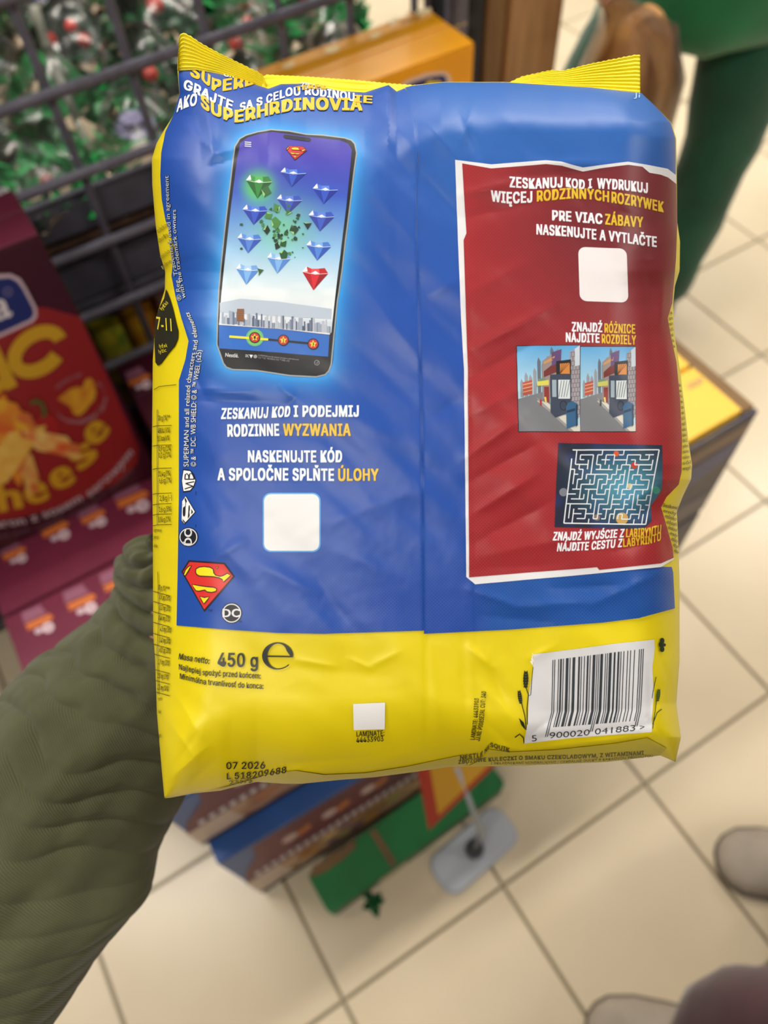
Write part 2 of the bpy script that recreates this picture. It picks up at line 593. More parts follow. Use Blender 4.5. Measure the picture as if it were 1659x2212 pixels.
def bag_z(x, y):
    """height of the film towards the lens, metres, over a picture point"""
    xl, xr, yt, yb = XL(y), XR(y), YT(x), YB(x)
    W_, H_ = xr - xl, yb - yt
    dl, dr = np.clip(x - xl, 0, None), np.clip(xr - x, 0, None)
    dt, db = np.clip(y - yt, 0, None), np.clip(yb - y, 0, None)

    def edge(d, w_, p=2.0):
        q = np.clip(1 - d / w_, 0, 1)
        return np.clip(1 - q ** p, 0, None) ** (1 / p)
    wl = np.interp(y, [150, 300, 600, 1400, 1724], [90, 130, 170, 150, 60])
    wr = np.interp(y, [150, 300, 600, 1400, 1646], [80, 120, 150, 110, 50])
    wt = np.interp(x, [383, 560, 800, 950, 1385], [260, 190, 200, 120, 90])
    wb = np.interp(x, [350, 500, 900, 1200, 1460], [120, 190, 170, 80, 60])
    z = 0.030 * edge(dl, wl, 2.1) * edge(dr, wr, 2.1) * edge(dt, wt) * edge(db, wb)
    z = z + 0.006 * np.sin(np.pi * np.clip(dl / W_, 0, 1)) * np.sin(np.pi * np.clip(dt / H_, 0, 1))
    rim = np.clip(np.minimum(np.minimum(dl, dr), np.minimum(dt, db)) / 26.0, 0, 1)
    rim = rim * rim * (3 - 2 * rim)
    k = np.zeros_like(z)
    for x1, y1, x2, y2, a, w_ in _R:
        m = (x > min(x1, x2) - 4 * w_) & (x < max(x1, x2) + 4 * w_) & (y > min(y1, y2) - 4 * w_) & (y < max(y1, y2) + 4 * w_)
        if not m.any(): continue
        dx, dy = x2 - x1, y2 - y1
        L = math.hypot(dx, dy)
        s = ((x[m] - x1) * dx + (y[m] - y1) * dy) / L
        e = ((x[m] - x1) * dy - (y[m] - y1) * dx) / L
        t = np.clip(s / L, 0, 1)
        over = np.abs(s - t * L)
        fade = 0.35 + 0.65 * np.sin(np.pi * np.clip(t, 0.02, 0.98)) ** 0.7
        ww = w_ * 1.15
        k[m] += a * 0.001 * fade * np.exp(-np.sqrt((e / ww) ** 2 + 0.06) * 1.6 + 0.39) * np.exp(-(over / ww) ** 2)
    k = k * 0.52
    # slow billows running down to the right, and finer puckers
    c, s_ = math.cos(0.75), math.sin(0.75)
    u, v = x * c + y * s_, -x * s_ + y * c
    n = 1.25e-3 * vnoise(u / 230, v / 75, 1) + 0.55e-3 * vnoise(u / 120 + 9, v / 40, 2) + 0.08e-3 * vnoise(x / 34, y / 30, 3) + 0.04e-3 * vnoise(x / 15, y / 17, 5)
    # crimped gathers below the top seal and along the foot
    g = np.exp(-dt / 70.0) * 1.6e-3 * vnoise(x / 42, y / 160, 4) + np.exp(-db / 45.0) * 1.6e-3 * vnoise(x / 55, y / 60, 6)
    # pleats that pull in from the two sides
    g = g + np.exp(-dl / 60.0) * 1.5e-3 * vnoise(x / 120, y / 46, 8) + np.exp(-dr / 60.0) * 1.5e-3 * vnoise(x / 120, y / 52, 9)
    z = z + rim * (k + n + g)
    # overlap of the back seam: the left sheet lies on top, second faint step at the fin's end
    z = z - 0.00032 / (1 + np.exp(-(x - SEAMX(y)) / 1.2)) * rim - 0.00012 / (1 + np.exp(-(x - 1003 - (y - 200) * 0.0175) / 1.2)) * rim
    return z


def bag_point(x, y, z):
    return np.stack([(x - CX) / FPX * (D0 - z), -(y - CY) / FPX * (D0 - z), z], -1)


def bag_surf(V, Z):
    x, y = V[:, 0], V[:, 1]
    z = bag_z(x, y)
    e = 1.6
    px = bag_point(x + e, y, bag_z(x + e, y)) - bag_point(x - e, y, bag_z(x - e, y))
    py = bag_point(x, y + e, bag_z(x, y + e)) - bag_point(x, y - e, bag_z(x, y - e))
    N = np.cross(py, px)
    N /= np.linalg.norm(N, axis=1)[:, None] + 1e-12
    N[N[:, 2] < 0.05, 2] = 0.05
    N /= np.linalg.norm(N, axis=1)[:, None]
    P = bag_point(x, y, z) + N * (Z * 1.5)[:, None]
    return P, N


YEL, BLU, RED, WHT, BLK = (222, 203, 2), (20, 72, 164), (158, 32, 40), (220, 222, 227), (22, 26, 28)
bag = empty('cereal_bag', 'large yellow and blue cereal bag with a red panel, held close to the camera', 'bag')
bag.matrix_world = MCAM @ Matrix.Translation((0, 0, -D0))

# ---- the film: front and back of the pillow as one closed mesh
def build_bag_film():
    NI, NJ = 262, 366
    s = np.linspace(0, 1, NI)
    t = np.linspace(0, 1, NJ)
    # cluster towards the rims
    s = s + 0.35 / (2 * np.pi) * -np.sin(2 * np.pi * s)
    t = t + 0.25 / (2 * np.pi) * -np.sin(2 * np.pi * t)
    S_, T_ = np.meshgrid(s, t)
    y0 = 165 + T_ * (1690 - 165)
    x = XL(y0) * (1 - S_) + XR(y0) * S_
    y = YT(x) * (1 - T_) + YB(x) * T_
    x = XL(y) * (1 - S_) + XR(y) * S_
    y = YT(x) * (1 - T_) + YB(x) * T_
    xf, yf = x.ravel(), y.ravel()
    z = bag_z(xf, yf).reshape(x.shape)
    z[0, :] = z[-1, :] = 0
    z[:, 0] = z[:, -1] = 0
    xl, xr, yt, yb = XL(yf), XR(yf), YT(xf), YB(xf)
    dd = np.minimum(np.minimum(xf - xl, xr - xf), np.minimum(yf - yt, yb - yf))
    P0, N0 = bag_surf(np.stack([xf, yf], 1), np.zeros(len(xf)))
    P = bag_point(xf, yf, z.ravel()) - N0 * (0.00025 * np.clip(dd / 3, 0, 1))[:, None]
    vs = [tuple(p) for p in P]
    idx = np.arange(NI * NJ).reshape(NJ, NI)
    F = []
    for j in range(NJ - 1):
        for i in range(NI - 1):
            F.append((int(idx[j, i]), int(idx[j + 1, i]), int(idx[j + 1, i + 1]), int(idx[j, i + 1])))
    # back half, coarser inside but sharing the rim
    back = -idx - 1
    bi = np.full((NJ, NI), -1)
    bi[0, :], bi[-1, :], bi[:, 0], bi[:, -1] = idx[0, :], idx[-1, :], idx[:, 0], idx[:, -1]
    zb = -0.028 * (np.clip(z / 0.036, 0, 1)) ** 0.9
    for j in range(1, NJ - 1):
        for i in range(1, NI - 1):
            bi[j, i] = len(vs)
            vs.append(((x[j, i] - CX) / FPX * D0 * 0.995, -(y[j, i] - CY) / FPX * D0 * 0.995, float(zb[j, i])))
    for j in range(NJ - 1):
        for i in range(NI - 1):
            F.append((int(bi[j, i]), int(bi[j, i + 1]), int(bi[j + 1, i + 1]), int(bi[j + 1, i])))
    me = bpy.data.meshes.new('bag_film')
    me.from_pydata(vs, [], F)
    col = np.tile(np.append(lin(YEL), 1.0), (len(vs), 1))
    ca = me.color_attributes.new('Col', 'FLOAT_COLOR', 'POINT')
    ca.data.foreach_set('color', col.ravel())
    o = link('bag_film', me, M_FILM, bag, smooth=True)
    o['label'] = 'yellow printed plastic film with soft wrinkles'
    return o


build_bag_film()


# ---- crimped end seals
def seal(name, top, bot, ribs, z0, zb, lab):
    """top, bot: edges as (x, y) lists with the same x range"""
    ft, fb = curve(top), curve(bot)
    xa, xb = top[0][0], top[-1][0]
    n, m = int((xb - xa) / 3.2), 44
    X_, T_ = np.meshgrid(np.linspace(xa, xb, n), np.linspace(0, 1, m))
    zig = 2.2 * (np.abs(((X_ / 11.0) % 1) - 0.5) * 2 - 0.5) * (1 - T_) ** 6
    Y_ = ft(X_) * (1 - T_) + fb(X_) * T_ + zig
    span = fb(X_) - ft(X_)
    rib = np.sin(T_ * ribs * 2 * np.pi) * 0.0004 * np.clip(span / 60, 0.25, 1)
    z = z0 + (zb - z0) * T_ + rib + 0.0012 * vnoise(X_ / 60, Y_ / 40, 11)
    P = bag_point(X_.ravel(), Y_.ravel(), z.ravel())
    vs = [tuple(p) for p in P] + [(p[0], p[1], p[2] - 0.0005) for p in P]
    F = []
    k = n * m
    for j in range(m - 1):
        for i in range(n - 1):
            a = j * n + i
            F += [(a, a + n, a + n + 1, a + 1), (a + k, a + 1 + k, a + n + 1 + k, a + n + k)]
    for i in range(n - 1): F += [(i, i + 1, i + 1 + k, i + k), ((m - 1) * n + i + 1, (m - 1) * n + i, (m - 1) * n + i + k, (m - 1) * n + i + 1 + k)]
    for j in range(m - 1): F += [((j + 1) * n, j * n, j * n + k, (j + 1) * n + k), (j * n + n - 1, (j + 1) * n + n - 1, (j + 1) * n + n - 1 + k, j * n + n - 1 + k)]
    me = mesh(vs, F, name)
    ca = me.color_attributes.new('Col', 'FLOAT_COLOR', 'POINT')
    ca.data.foreach_set('color', np.tile(np.append(lin((234, 216, 0)), 1.0), (len(vs), 1)).ravel())
    o = link(name, me, M_FILM, bag, smooth=True)
    o['label'] = lab
    return o


seal('end_seal', [(383, 150), (386, 84), (389, 75), (396, 70), (412, 78), (434, 93), (474, 115), (557, 155), (568, 162), (575, 184)],
     [(383, 152), (423, 150), (474, 159), (517, 171), (575, 193)], 9, 0.004, 0.0022, 'ribbed yellow seal flaring up at the left corner')
seal('end_seal', [(566, 166), (575, 161), (662, 165), (770, 173), (843, 180), (900, 184), (1000, 184)],
     [(566, 190), (580, 192), (607, 184), (660, 182), (734, 198), (788, 201), (839, 186), (857, 199), (890, 190), (1000, 190)], 2, 0.0012, 0.0035, 'smooth yellow seal strip folded flat behind the top edge')
seal('end_seal', [(1100, 178), (1127, 165), (1191, 151), (1214, 153), (1278, 137), (1338, 125), (1373, 118), (1383, 119)],
     [(1100, 186), (1214, 190), (1300, 196), (1383, 205)], 10, -0.005, -0.002, 'ribbed yellow seal standing up at the right corner')

L1, L2, L3, L4_, L5 = 0.00010, 0.00017, 0.00024, 0.00030, 0.00036


# ---- the blue field, its glow round the telephone, in two sheets that meet at the seam
PH_OUT = [(517, 300), (531, 292), (556, 285), (586, 280), (625, 283), (662, 290), (698, 292), (745, 298), (760, 303), (768, 312), (772, 332), (766, 375), (757, 450), (748, 520), (740, 590), (730, 654), (721, 745), (717, 788), (712, 802), (703, 811), (683, 816), (625, 813), (553, 802), (503, 800), (489, 795), (482, 786), (475, 765), (468, 745), (469, 690), (472, 629), (480, 540), (488, 466), (501, 357), (506, 318)]


def seg_dist(V, P):
    d = np.full(len(V), 1e9)
    P = np.array(P, float)
    for i in range(len(P)):
        a, b = P[i - 1], P[i]
        ab = b - a
        t = np.clip(((V - a) @ ab) / (ab @ ab + 1e-9), 0, 1)
        d = np.minimum(d, np.hypot(*(V - a - t[:, None] * ab).T))
    return d


def blue_col(V):
    d = seg_dist(V, PH_OUT)
    g = (np.exp(-d / 20.0) * .92)[:, None]
    base = np.tile(lin(BLU), (len(V), 1))
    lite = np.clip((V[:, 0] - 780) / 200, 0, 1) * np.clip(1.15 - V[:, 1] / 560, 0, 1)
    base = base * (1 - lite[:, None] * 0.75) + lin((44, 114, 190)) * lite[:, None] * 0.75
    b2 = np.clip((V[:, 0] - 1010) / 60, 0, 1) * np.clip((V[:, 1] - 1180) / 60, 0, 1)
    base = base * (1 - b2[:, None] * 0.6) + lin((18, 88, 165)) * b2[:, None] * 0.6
    return base * (1 - g) + lin((46, 156, 232)) * g


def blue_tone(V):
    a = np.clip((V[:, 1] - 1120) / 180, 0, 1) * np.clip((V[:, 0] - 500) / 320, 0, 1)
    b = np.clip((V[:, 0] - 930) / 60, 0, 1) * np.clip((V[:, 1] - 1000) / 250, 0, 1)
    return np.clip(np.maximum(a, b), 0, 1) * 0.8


seam_left = [(SEAMX(np.array([yy]))[0], yy) for yy in np.arange(215, 1362, 40)]
top_l = [(x, y + 1.5) for x, y in [(386, 152), (423, 150), (473, 159), (517, 172), (580, 191), (607, 181), (660, 180), (734, 196), (788, 199), (839, 183), (857, 197), (874, 190)]]


def blue_lift(V):
    i = np.clip(np.minimum(np.minimum(V[:, 0] - 1014, V[:, 1] - 376), 1236 - V[:, 1]) / 12, 0, 1)
    j = np.clip(np.minimum(np.minimum(V[:, 0] - 500, 728 - V[:, 0]), np.minimum(V[:, 1] - 312, 790 - V[:, 1])) / 12, 0, 1)
    return L1 - 0.0003 * np.maximum(i, j)


a = Art()
a.poly(top_l + [(float(SEAMX(np.array([yy]))[0]), yy) for yy in [200] + list(np.arange(240, 1360, 40))] + [(915, 1362), (700, 1369), (600, 1367), (480, 1359)] + BLUE_L[::-1][:-1], blue_col, blue_lift, step=6.5, tone=blue_tone)
a.build('blue_print', bag_surf, M_FILM, bag, 'blue left field with a pale glow around the telephone picture')
a = Art()
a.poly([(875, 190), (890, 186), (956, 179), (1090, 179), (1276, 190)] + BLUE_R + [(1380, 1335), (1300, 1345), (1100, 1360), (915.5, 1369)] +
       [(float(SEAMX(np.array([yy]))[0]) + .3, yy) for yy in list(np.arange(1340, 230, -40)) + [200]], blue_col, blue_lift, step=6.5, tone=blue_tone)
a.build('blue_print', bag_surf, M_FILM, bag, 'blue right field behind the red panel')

# ---- red panel with its white frame
a = Art()
a.poly([(983, 346), (1061, 356), (1111, 352), (1179, 347), (1213, 350), (1259, 362), (1297, 357), (1356, 350), (1394, 356), (1441, 365), (1459, 379), (1459, 402), (1441, 388), (1425, 382), (1399, 378), (1386, 365), (1356, 361), (1297, 368), (1259, 375), (1213, 362), (1179, 359), (1111, 365), (1061, 369), (1003, 358), (1012, 505), (1006, 520), (1015, 796), (1018, 1243), (1289, 1221), (1294, 1227), (1426, 1213), (1453, 1201), (1454, 1208),
        (1426, 1225), (1220, 1245), (1026, 1262), (1007, 1246), (1004, 970), (1002, 800), (996, 691), (989, 522)], WHT, L2, step=6)
a.build('white_frame', bag_surf, M_FILM, bag, 'white line framing the red panel')


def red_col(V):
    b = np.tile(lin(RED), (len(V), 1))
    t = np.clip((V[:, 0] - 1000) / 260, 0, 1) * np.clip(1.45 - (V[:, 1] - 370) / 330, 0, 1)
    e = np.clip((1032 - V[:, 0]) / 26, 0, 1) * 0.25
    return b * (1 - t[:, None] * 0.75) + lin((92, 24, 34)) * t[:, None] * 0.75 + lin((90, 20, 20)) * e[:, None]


a = Art()
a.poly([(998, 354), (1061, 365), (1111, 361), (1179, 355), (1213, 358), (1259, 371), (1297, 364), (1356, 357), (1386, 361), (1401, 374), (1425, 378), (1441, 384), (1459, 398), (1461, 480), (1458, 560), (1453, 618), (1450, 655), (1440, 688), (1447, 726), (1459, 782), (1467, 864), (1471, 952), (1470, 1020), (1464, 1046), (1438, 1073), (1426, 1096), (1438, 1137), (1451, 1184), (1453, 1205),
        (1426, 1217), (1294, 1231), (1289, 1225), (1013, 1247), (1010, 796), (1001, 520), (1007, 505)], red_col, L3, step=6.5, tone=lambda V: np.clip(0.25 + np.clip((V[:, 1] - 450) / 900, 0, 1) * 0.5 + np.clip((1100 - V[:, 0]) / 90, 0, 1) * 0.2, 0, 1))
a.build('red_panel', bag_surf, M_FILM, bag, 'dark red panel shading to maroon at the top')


# ---- telephone picture
def shrink(P, f):
    P = np.array(P, float)
    n = len(P)
    out = []
    for i in range(n):
        t = P[(i + 1) % n] - P[i - 1]
        t /= np.hypot(*t)
        out.append(tuple(P[i] + np.array([-t[1], t[0]]) * f))
    return out


PW = (231, 184, 22)
ph = Art()
ph.poly(PH_OUT, (150, 158, 160), L2, step=9)
ph.poly(shrink(PH_OUT, 3.0), (14, 16, 22), L3 - 0.00003, step=8)
SCR = [(519, 311), (535, 299), (560, 291), (590, 287), (640, 294), (690, 300), (735, 305), (752, 312), (760, 325), (757, 360), (748, 448), (735, 556), (726, 625), (721, 672), (716, 719), (713, 721), (600, 707), (474, 700), (475, 690), (479, 640), (487, 560), (499, 450), (512, 350)]


def scr_col(V):
    y = V[:, 1] - (V[:, 0] - 600) * 0.04
    ks = [285, 340, 420, 480, 540, 600, 640, 700]
    cs = lin([(58, 44, 158), (62, 56, 172), (52, 84, 190), (92, 142, 215), (142, 190, 232), (196, 220, 236), (216, 226, 232), (198, 210, 222)])
    c = np.stack([np.interp(y, ks, cs[:, i]) for i in range(3)], 1)
    g = np.exp(-(((V[:, 0] - 612) / 62) ** 2 + ((V[:, 1] - 495) / 58) ** 2))[:, None]
    h = np.exp(-(((V[:, 0] - 559) / 34) ** 2 + ((V[:, 1] - 404) / 34) ** 2) ** 1.6)[:, None]
    c = c * (1 - g * .62) + lin((120, 205, 120)) * g * .62
    c = c * (1 - h * .9) + lin((95, 200, 80)) * h * .9
    cl = np.clip(vnoise(V[:, 0] / 60, V[:, 1] / 14, 3) * 1.5, 0, 1)[:, None] * np.clip((y - 600) / 40, 0, 1)[:, None]
    return c * (1 - cl) + lin((236, 240, 244)) * cl


ph.poly(SCR, scr_col, L3, step=6)
ph.poly([(474, 703), (600, 711), (712, 724), (709, 771), (600, 762), (474, 753)], (34, 100, 190), L3, step=8)
ph.line([(474, 701), (600, 709), (713, 722)], 3.4, WHT, L4_)
ph.poly([(615, 293), (669, 300), (672, 304), (669, 308), (616, 301), (612, 297)], (10, 10, 20), L4_)
for k in range(3): ph.line([(529, 309 + k * 4.2), (543, 310 + k * 4.2)], 1.8, WHT, L4_)


def gem(art, cx_, cy_, w_, h_, cols, tilt=0.1, lift=L4_):
    c, s_ = math.cos(tilt), math.sin(tilt)

    def T(p): return (cx_ + (p[0] * c - p[1] * s_) * w_ / 2, cy_ + (p[0] * s_ * w_ / 2 + p[1] * c * h_ / 2))
    g = [(-1, -.45), (-.72, -.92), (-.3, -.78), (.25, -.85), (.7, -.95), (1, -.5), (0, 1.05), (-.35, -.35), (.35, -.38)]
    quads = [((0, 1, 2, 7), 0), ((2, 3, 8, 7), 1), ((3, 4, 5, 8), 2), ((0, 7, 6), 3), ((7, 8, 6), 4), ((8, 5, 6), 5)]
    for q, ci in quads:
        P = [T(g[i]) for i in q]
        art.add(P, [(0, i, i + 1) for i in range(1, len(P) - 1)], cols[ci], lift)
    art.add([T((-1, -.45)), T((-.72, -.95)), T((-.6, -.5))], [(0, 1, 2)], (236, 240, 250), lift + .00003)
    art.add([T((-.35, -.36)), T((.0, -.62)), T((.36, -.38)), T((.0, -.3))], [(0, 1, 2), (0, 2, 3)], (226, 234, 250), lift + .00003)
    art.line([T((-1, -.45)), T((-.35, -.35)), T((.35, -.38)), T((1, -.5))], 1.2, cols[6], lift + .00003)


DB = [(70, 110, 215), (90, 130, 225), (50, 80, 190), (34, 60, 165), (50, 84, 195), (28, 48, 150), (170, 195, 240)]
MB = [(86, 142, 220), (120, 170, 235), (70, 120, 205), (48, 92, 190), (76, 128, 215), (40, 80, 180), (190, 215, 245)]
LB = [(130, 180, 235), (165, 205, 245), (110, 160, 225), (84, 140, 215), (120, 172, 232), (78, 130, 208), (215, 232, 250)]
GR = [(60, 150, 70), (90, 185, 90), (50, 130, 60), (30, 100, 48), (52, 135, 60), (26, 88, 42), (190, 235, 190)]
RD = [(200, 50, 60), (225, 80, 85), (180, 30, 44), (170, 22, 38), (205, 40, 52), (140, 16, 32), (250, 190, 190)]
for (x, y, w_, h_, c) in [(633, 384, 54, 40, DB), (702, 420, 54, 42, DB), (625, 442, 54, 42, DB), (551, 465, 54, 42, DB), (694, 478, 56, 44, DB), (539, 526, 52, 42, MB), (688, 542, 54, 42, MB), (602, 569, 50, 44, LB), (535, 593, 50, 44, LB), (680, 602, 56, 50, RD), (559, 404, 56, 50, GR)]:
    gem(ph, x, y, w_, h_, c, tilt=0.09)
rg = random.Random(3)
for i in range(58):
    an, rr = rg.uniform(0, 6.28), abs(rg.gauss(0, 1)) * 40 + (12 if i < 12 else 4)
    x, y = 610 + rr * math.cos(an) * 1.05, 500 + rr * math.sin(an) * 1.05
    r_ = rg.uniform(2.5, 6.5) if i > 11 else rg.uniform(9, 14)
    n = rg.choice([3, 4, 5])
    a0 = rg.uniform(0, 6)
    P = [(x + r_ * rg.uniform(.6, 1.1) * math.cos(a0 + k * 6.283 / n), y + r_ * rg.uniform(.6, 1.1) * math.sin(a0 + k * 6.283 / n)) for k in range(n)]
    ph.add(P, [(0, k, k + 1) for k in range(1, n - 1)], rg.choice([(24, 62, 40), (34, 84, 46), (20, 44, 34), (70, 130, 66), (52, 104, 56)]), L5)
    if i < 12: ph.add([P[0], P[1], ((P[0][0] + x) / 2, (P[0][1] + y) / 2)], [(0, 1, 2)], (150, 200, 130), L5 + .00003)
# far city
for i in range(62):
    x = 480 + i * 3.85
    yb_ = 700 + (x - 474) * 0.085
    h_ = rg.uniform(10, 30) * (1.25 if rg.random() < .15 else 1)
    w_ = rg.uniform(2.5, 6)
    if x + w_ > 716: break
    ph.add([(x, yb_), (x + w_, yb_), (x + w_, yb_ - h_), (x, yb_ - h_)], [(0, 1, 2), (0, 2, 3)], rg.choice([(120, 134, 160), (150, 162, 182), (96, 110, 140), (176, 184, 200), (70, 84, 112)]), L4_ + rg.uniform(0, 1) * 2e-5)
ph.poly([(476, 655), (520, 646), (600, 652), (717, 668), (716, 690), (476, 676)], (176, 190, 208), L3 + .00003, step=10)
ph.poly([(513, 668), (528, 668), (527, 696), (512, 695)], (150, 100, 66), L5)
for k in range(7): ph.line([(513, 671 + k * 3.7), (528, 671 + k * 3.7)], 1.0, (84, 52, 36), L5 + .00003)
# progress bar with three star buttons
ph.line([(496, 728), (580, 734)], 5, (222, 214, 40), L4_)
ph.line([(580, 734), (665, 742)], 4.5, (16, 20, 28), L4_)
for k, (x, y) in enumerate([(551, 730), (613, 735.5), (677, 744)]):
    if k == 0:
        ph.poly(circ(x, y, 19, 24), lambda V: np.array(lin((120, 200, 70)))[None] * np.clip(1.6 - np.hypot(V[:, 0] - 551, V[:, 1] - 730) / 19, .35, 1)[:, None] + lin((34, 100, 190))[None] * np.clip(np.hypot(V[:, 0] - 551, V[:, 1] - 730) / 19 - .6, 0, .6)[:, None], L4_ - .00002, step=4)
    ph.poly(circ(x, y, 12.2), (14, 14, 18), L4_ + .00002)
    ph.poly(circ(x, y, 10), (196, 44, 50), L5)
    st = [(x + (8.2 if i % 2 == 0 else 3.9) * math.sin(i * math.pi / 5), y - (8.2 if i % 2 == 0 else 3.9) * math.cos(i * math.pi / 5)) for i in range(10)]
    ph.poly(st, (240, 214, 60), L5 + .00004)
    ph.text(str(k + 1), [(x - 1.6, y + 3), (x + 1.9, y + 3)], 6, BLK, L5 + .00008, bold=.02)
ph.text('Nestlé.', [(488, 771), (516, 773)], 8, WHT, L4_, bold=.03)
ph.text('DC', [(531, 772), (538, 772.6)], 5.5, WHT, L4_, bold=.03)
ph.poly([(539, 767), (547, 767.5), (543, 775)], WHT, L4_)
ph.poly(circ(552, 771, 4), (150, 150, 150), L4_)
ph.text('SUPERMAN and all related characters and elements', [(558, 770), (646, 779)], 3.4, (150, 150, 155), L4_)
ph.text('© & ™ DC. WB SHIELD: © & ™ WBEI. (s25)', [(558, 775), (626, 782)], 3.4, (150, 150, 155), L4_)
ph.line(circ(685, 784, 5.2, 16), 1.0, (150, 155, 158), L4_, closed=True)
ph.line([(683, 784), (685, 787), (688, 780)], 1.0, (150, 155, 158), L4_)
ph.build('telephone_picture', bag_surf, M_FILM, bag, 'printed picture of a telephone screen with gems and a city')


# ---- diamond shield mark (coordinates in a 100 x 100 frame)
def shield(art, M, c_line, c_field, c_mark, lift, mono=False):
    """M maps frame points to the picture"""
    out = [(0, 22), (13.7, 0), (81, 4.6), (100, 31), (43, 100)]
    inn = [(3.6, 22.5), (15.5, 3.4), (79.4, 7.6), (96.2, 31), (43, 94.6)]
    art.poly([M(p) for p in out], c_line, lift, step=9)
    art.poly([M(p) for p in inn], c_field, lift + 5e-5, step=9)
    parts = [
        [(5, 28), (8.2, 18.6), (14.4, 11.6), (20.2, 10.5), (16.8, 15), (12.7, 23), (8.2, 30)],
        [(27.4, 23.2), (28, 16.8), (34.2, 13), (43.5, 11.9), (53.8, 13.3), (59.6, 16.8), (61, 24.6), (64.4, 28.8), (72.6, 30.9), (78, 29.5), (86.3, 24.6), (92.5, 29.5), (78.8, 42), (76.7, 37.2), (70.9, 33.7), (60.6, 31.6), (47, 30.9), (35, 30.2), (29.5, 27.4)],
        [(20.5, 46.7), (35, 49), (48.6, 50.9), (60.6, 51.9), (66.4, 54.7), (65, 59.6), (57, 61.8), (48.6, 60.7), (44.5, 57), (39, 58.2), (33, 59.6), (27.4, 58.2)],
        [(35, 69.5), (43.5, 71.6), (53, 70), (48.6, 77), (42.5, 84), (38.4, 77)],
        [(65, 12.6), (69, 12), (67, 16)],
    ]
    sc_ = abs(M((100, 0))[0] - M((0, 0))[0]) + abs(M((100, 0))[1] - M((0, 0))[1])
    for P in parts:
        if mono:
            art.poly([M(p) for p in P], c_line, lift + 10e-5, step=9)
        else:
            art.poly([M(p) for p in P], c_mark, lift + 10e-5, step=9)
            art.line([M(p) for p in P], sc_ * .017, c_line, lift + 14e-5, closed=True)
    return art


def frame_map(x0, y0, x1, y1, rot=0):
    def M(p):
        u, v = p[0] / 100, p[1] / 100
        if rot == 90: u, v = v, 1 - u          # reads upwards
        return (x0 + (x1 - x0) * u, y0 + (y1 - y0) * v)
    return M


sh = Art()
shield(sh, frame_map(617, 317, 664, 349), (60, 10, 20), (200, 44, 52), (236, 196, 60), L4_)
sh.build('shield_emblem', bag_surf, M_FILM, bag, 'small red and yellow diamond shield on the telephone screen')
sh = Art()
shield(sh, frame_map(393, 1210, 508, 1322), (28, 22, 26), (214, 44, 42), (240, 220, 20), L2)
sh.text('™', [(450, 1325), (459, 1325)], 9, (20, 40, 90), L2)
sh.build('shield_emblem', bag_surf, M_FILM, bag, 'large red and yellow diamond shield')


def roundel(art, cx_, cy_, r, lift, rot=0):
    art.poly(circ(cx_, cy_, r), (20, 24, 34), lift)
    art.line(circ(cx_, cy_, r * .86, 28), r * .10, WHT, lift + 4e-5, closed=True)
    if rot:
        b = [(cx_ + r * .36, cy_ + r * .80), (cx_ + r * .36, cy_ - r * .72)]
        art.line([(cx_ - r * .55, cy_ + r * .5), (cx_ - r * .1, cy_ + r * .78)], r * .1, WHT, lift + 4e-5)
    else:
        b = [(cx_ - r * .82, cy_ + r * .36), (cx_ + r * .74, cy_ + r * .36)]
    art.text('DC', b, r * .74, WHT, lift + 8e-5, bold=.06, outline=(20, 24, 34), ow=.03)


lg = Art()
roundel(lg, 501, 1324, 22.5, L2)
lg.text('™', [(516, 1348), (523, 1348)], 7, (20, 40, 90), L2)
lg.build('round_emblem', bag_surf, M_FILM, bag, 'round black and white two letter emblem')
lg = Art()
roundel(lg, 408.5, 1160, 21, L2, rot=1)
lg.build('round_emblem', bag_surf, M_FILM, bag, 'round emblem turned on its side')
lg = Art()
mm = frame_map(393, 1070, 424, 1133, rot=90)
shield(lg, mm, (20, 24, 34), (236, 238, 240), (20, 24, 34), L2, mono=True)
# letter shield, also on its side
wb = [(0, 12), (30, 4), (50, 0), (70, 4), (100, 12), (96, 60), (78, 84), (50, 100), (22, 84), (4, 60)]
mw = frame_map(393, 1013, 425, 1064, rot=90)
lg.poly([mw(p) for p in wb], (20, 24, 34), L2)
lg.poly([mw((50 + (p[0] - 50) * .88, 50 + (p[1] - 50) * .88)) for p in wb], (236, 238, 240), L2 + 4e-5)
for P in ([(15, 25), (26, 80)], [(26, 80), (38, 30)], [(38, 30), (46, 88)], [(56, 88), (56, 25)], [(56, 25), (76, 28), (80, 40), (72, 50), (56, 53)], [(56, 53), (78, 57), (82, 70), (70, 82), (56, 88)]):
    lg.line([mw(p) for p in P], 2.4, (20, 24, 34), L2 + 8e-5)
lg.text('™', [(427, 1070), (427, 1062)], 4, (20, 30, 50), L2)
lg.text('™', [(427, 1140), (427, 1133)], 4, (20, 30, 50), L2)
lg.build('rights_emblems', bag_surf, M_FILM, bag, 'white letter shield and diamond mark turned on their sides')

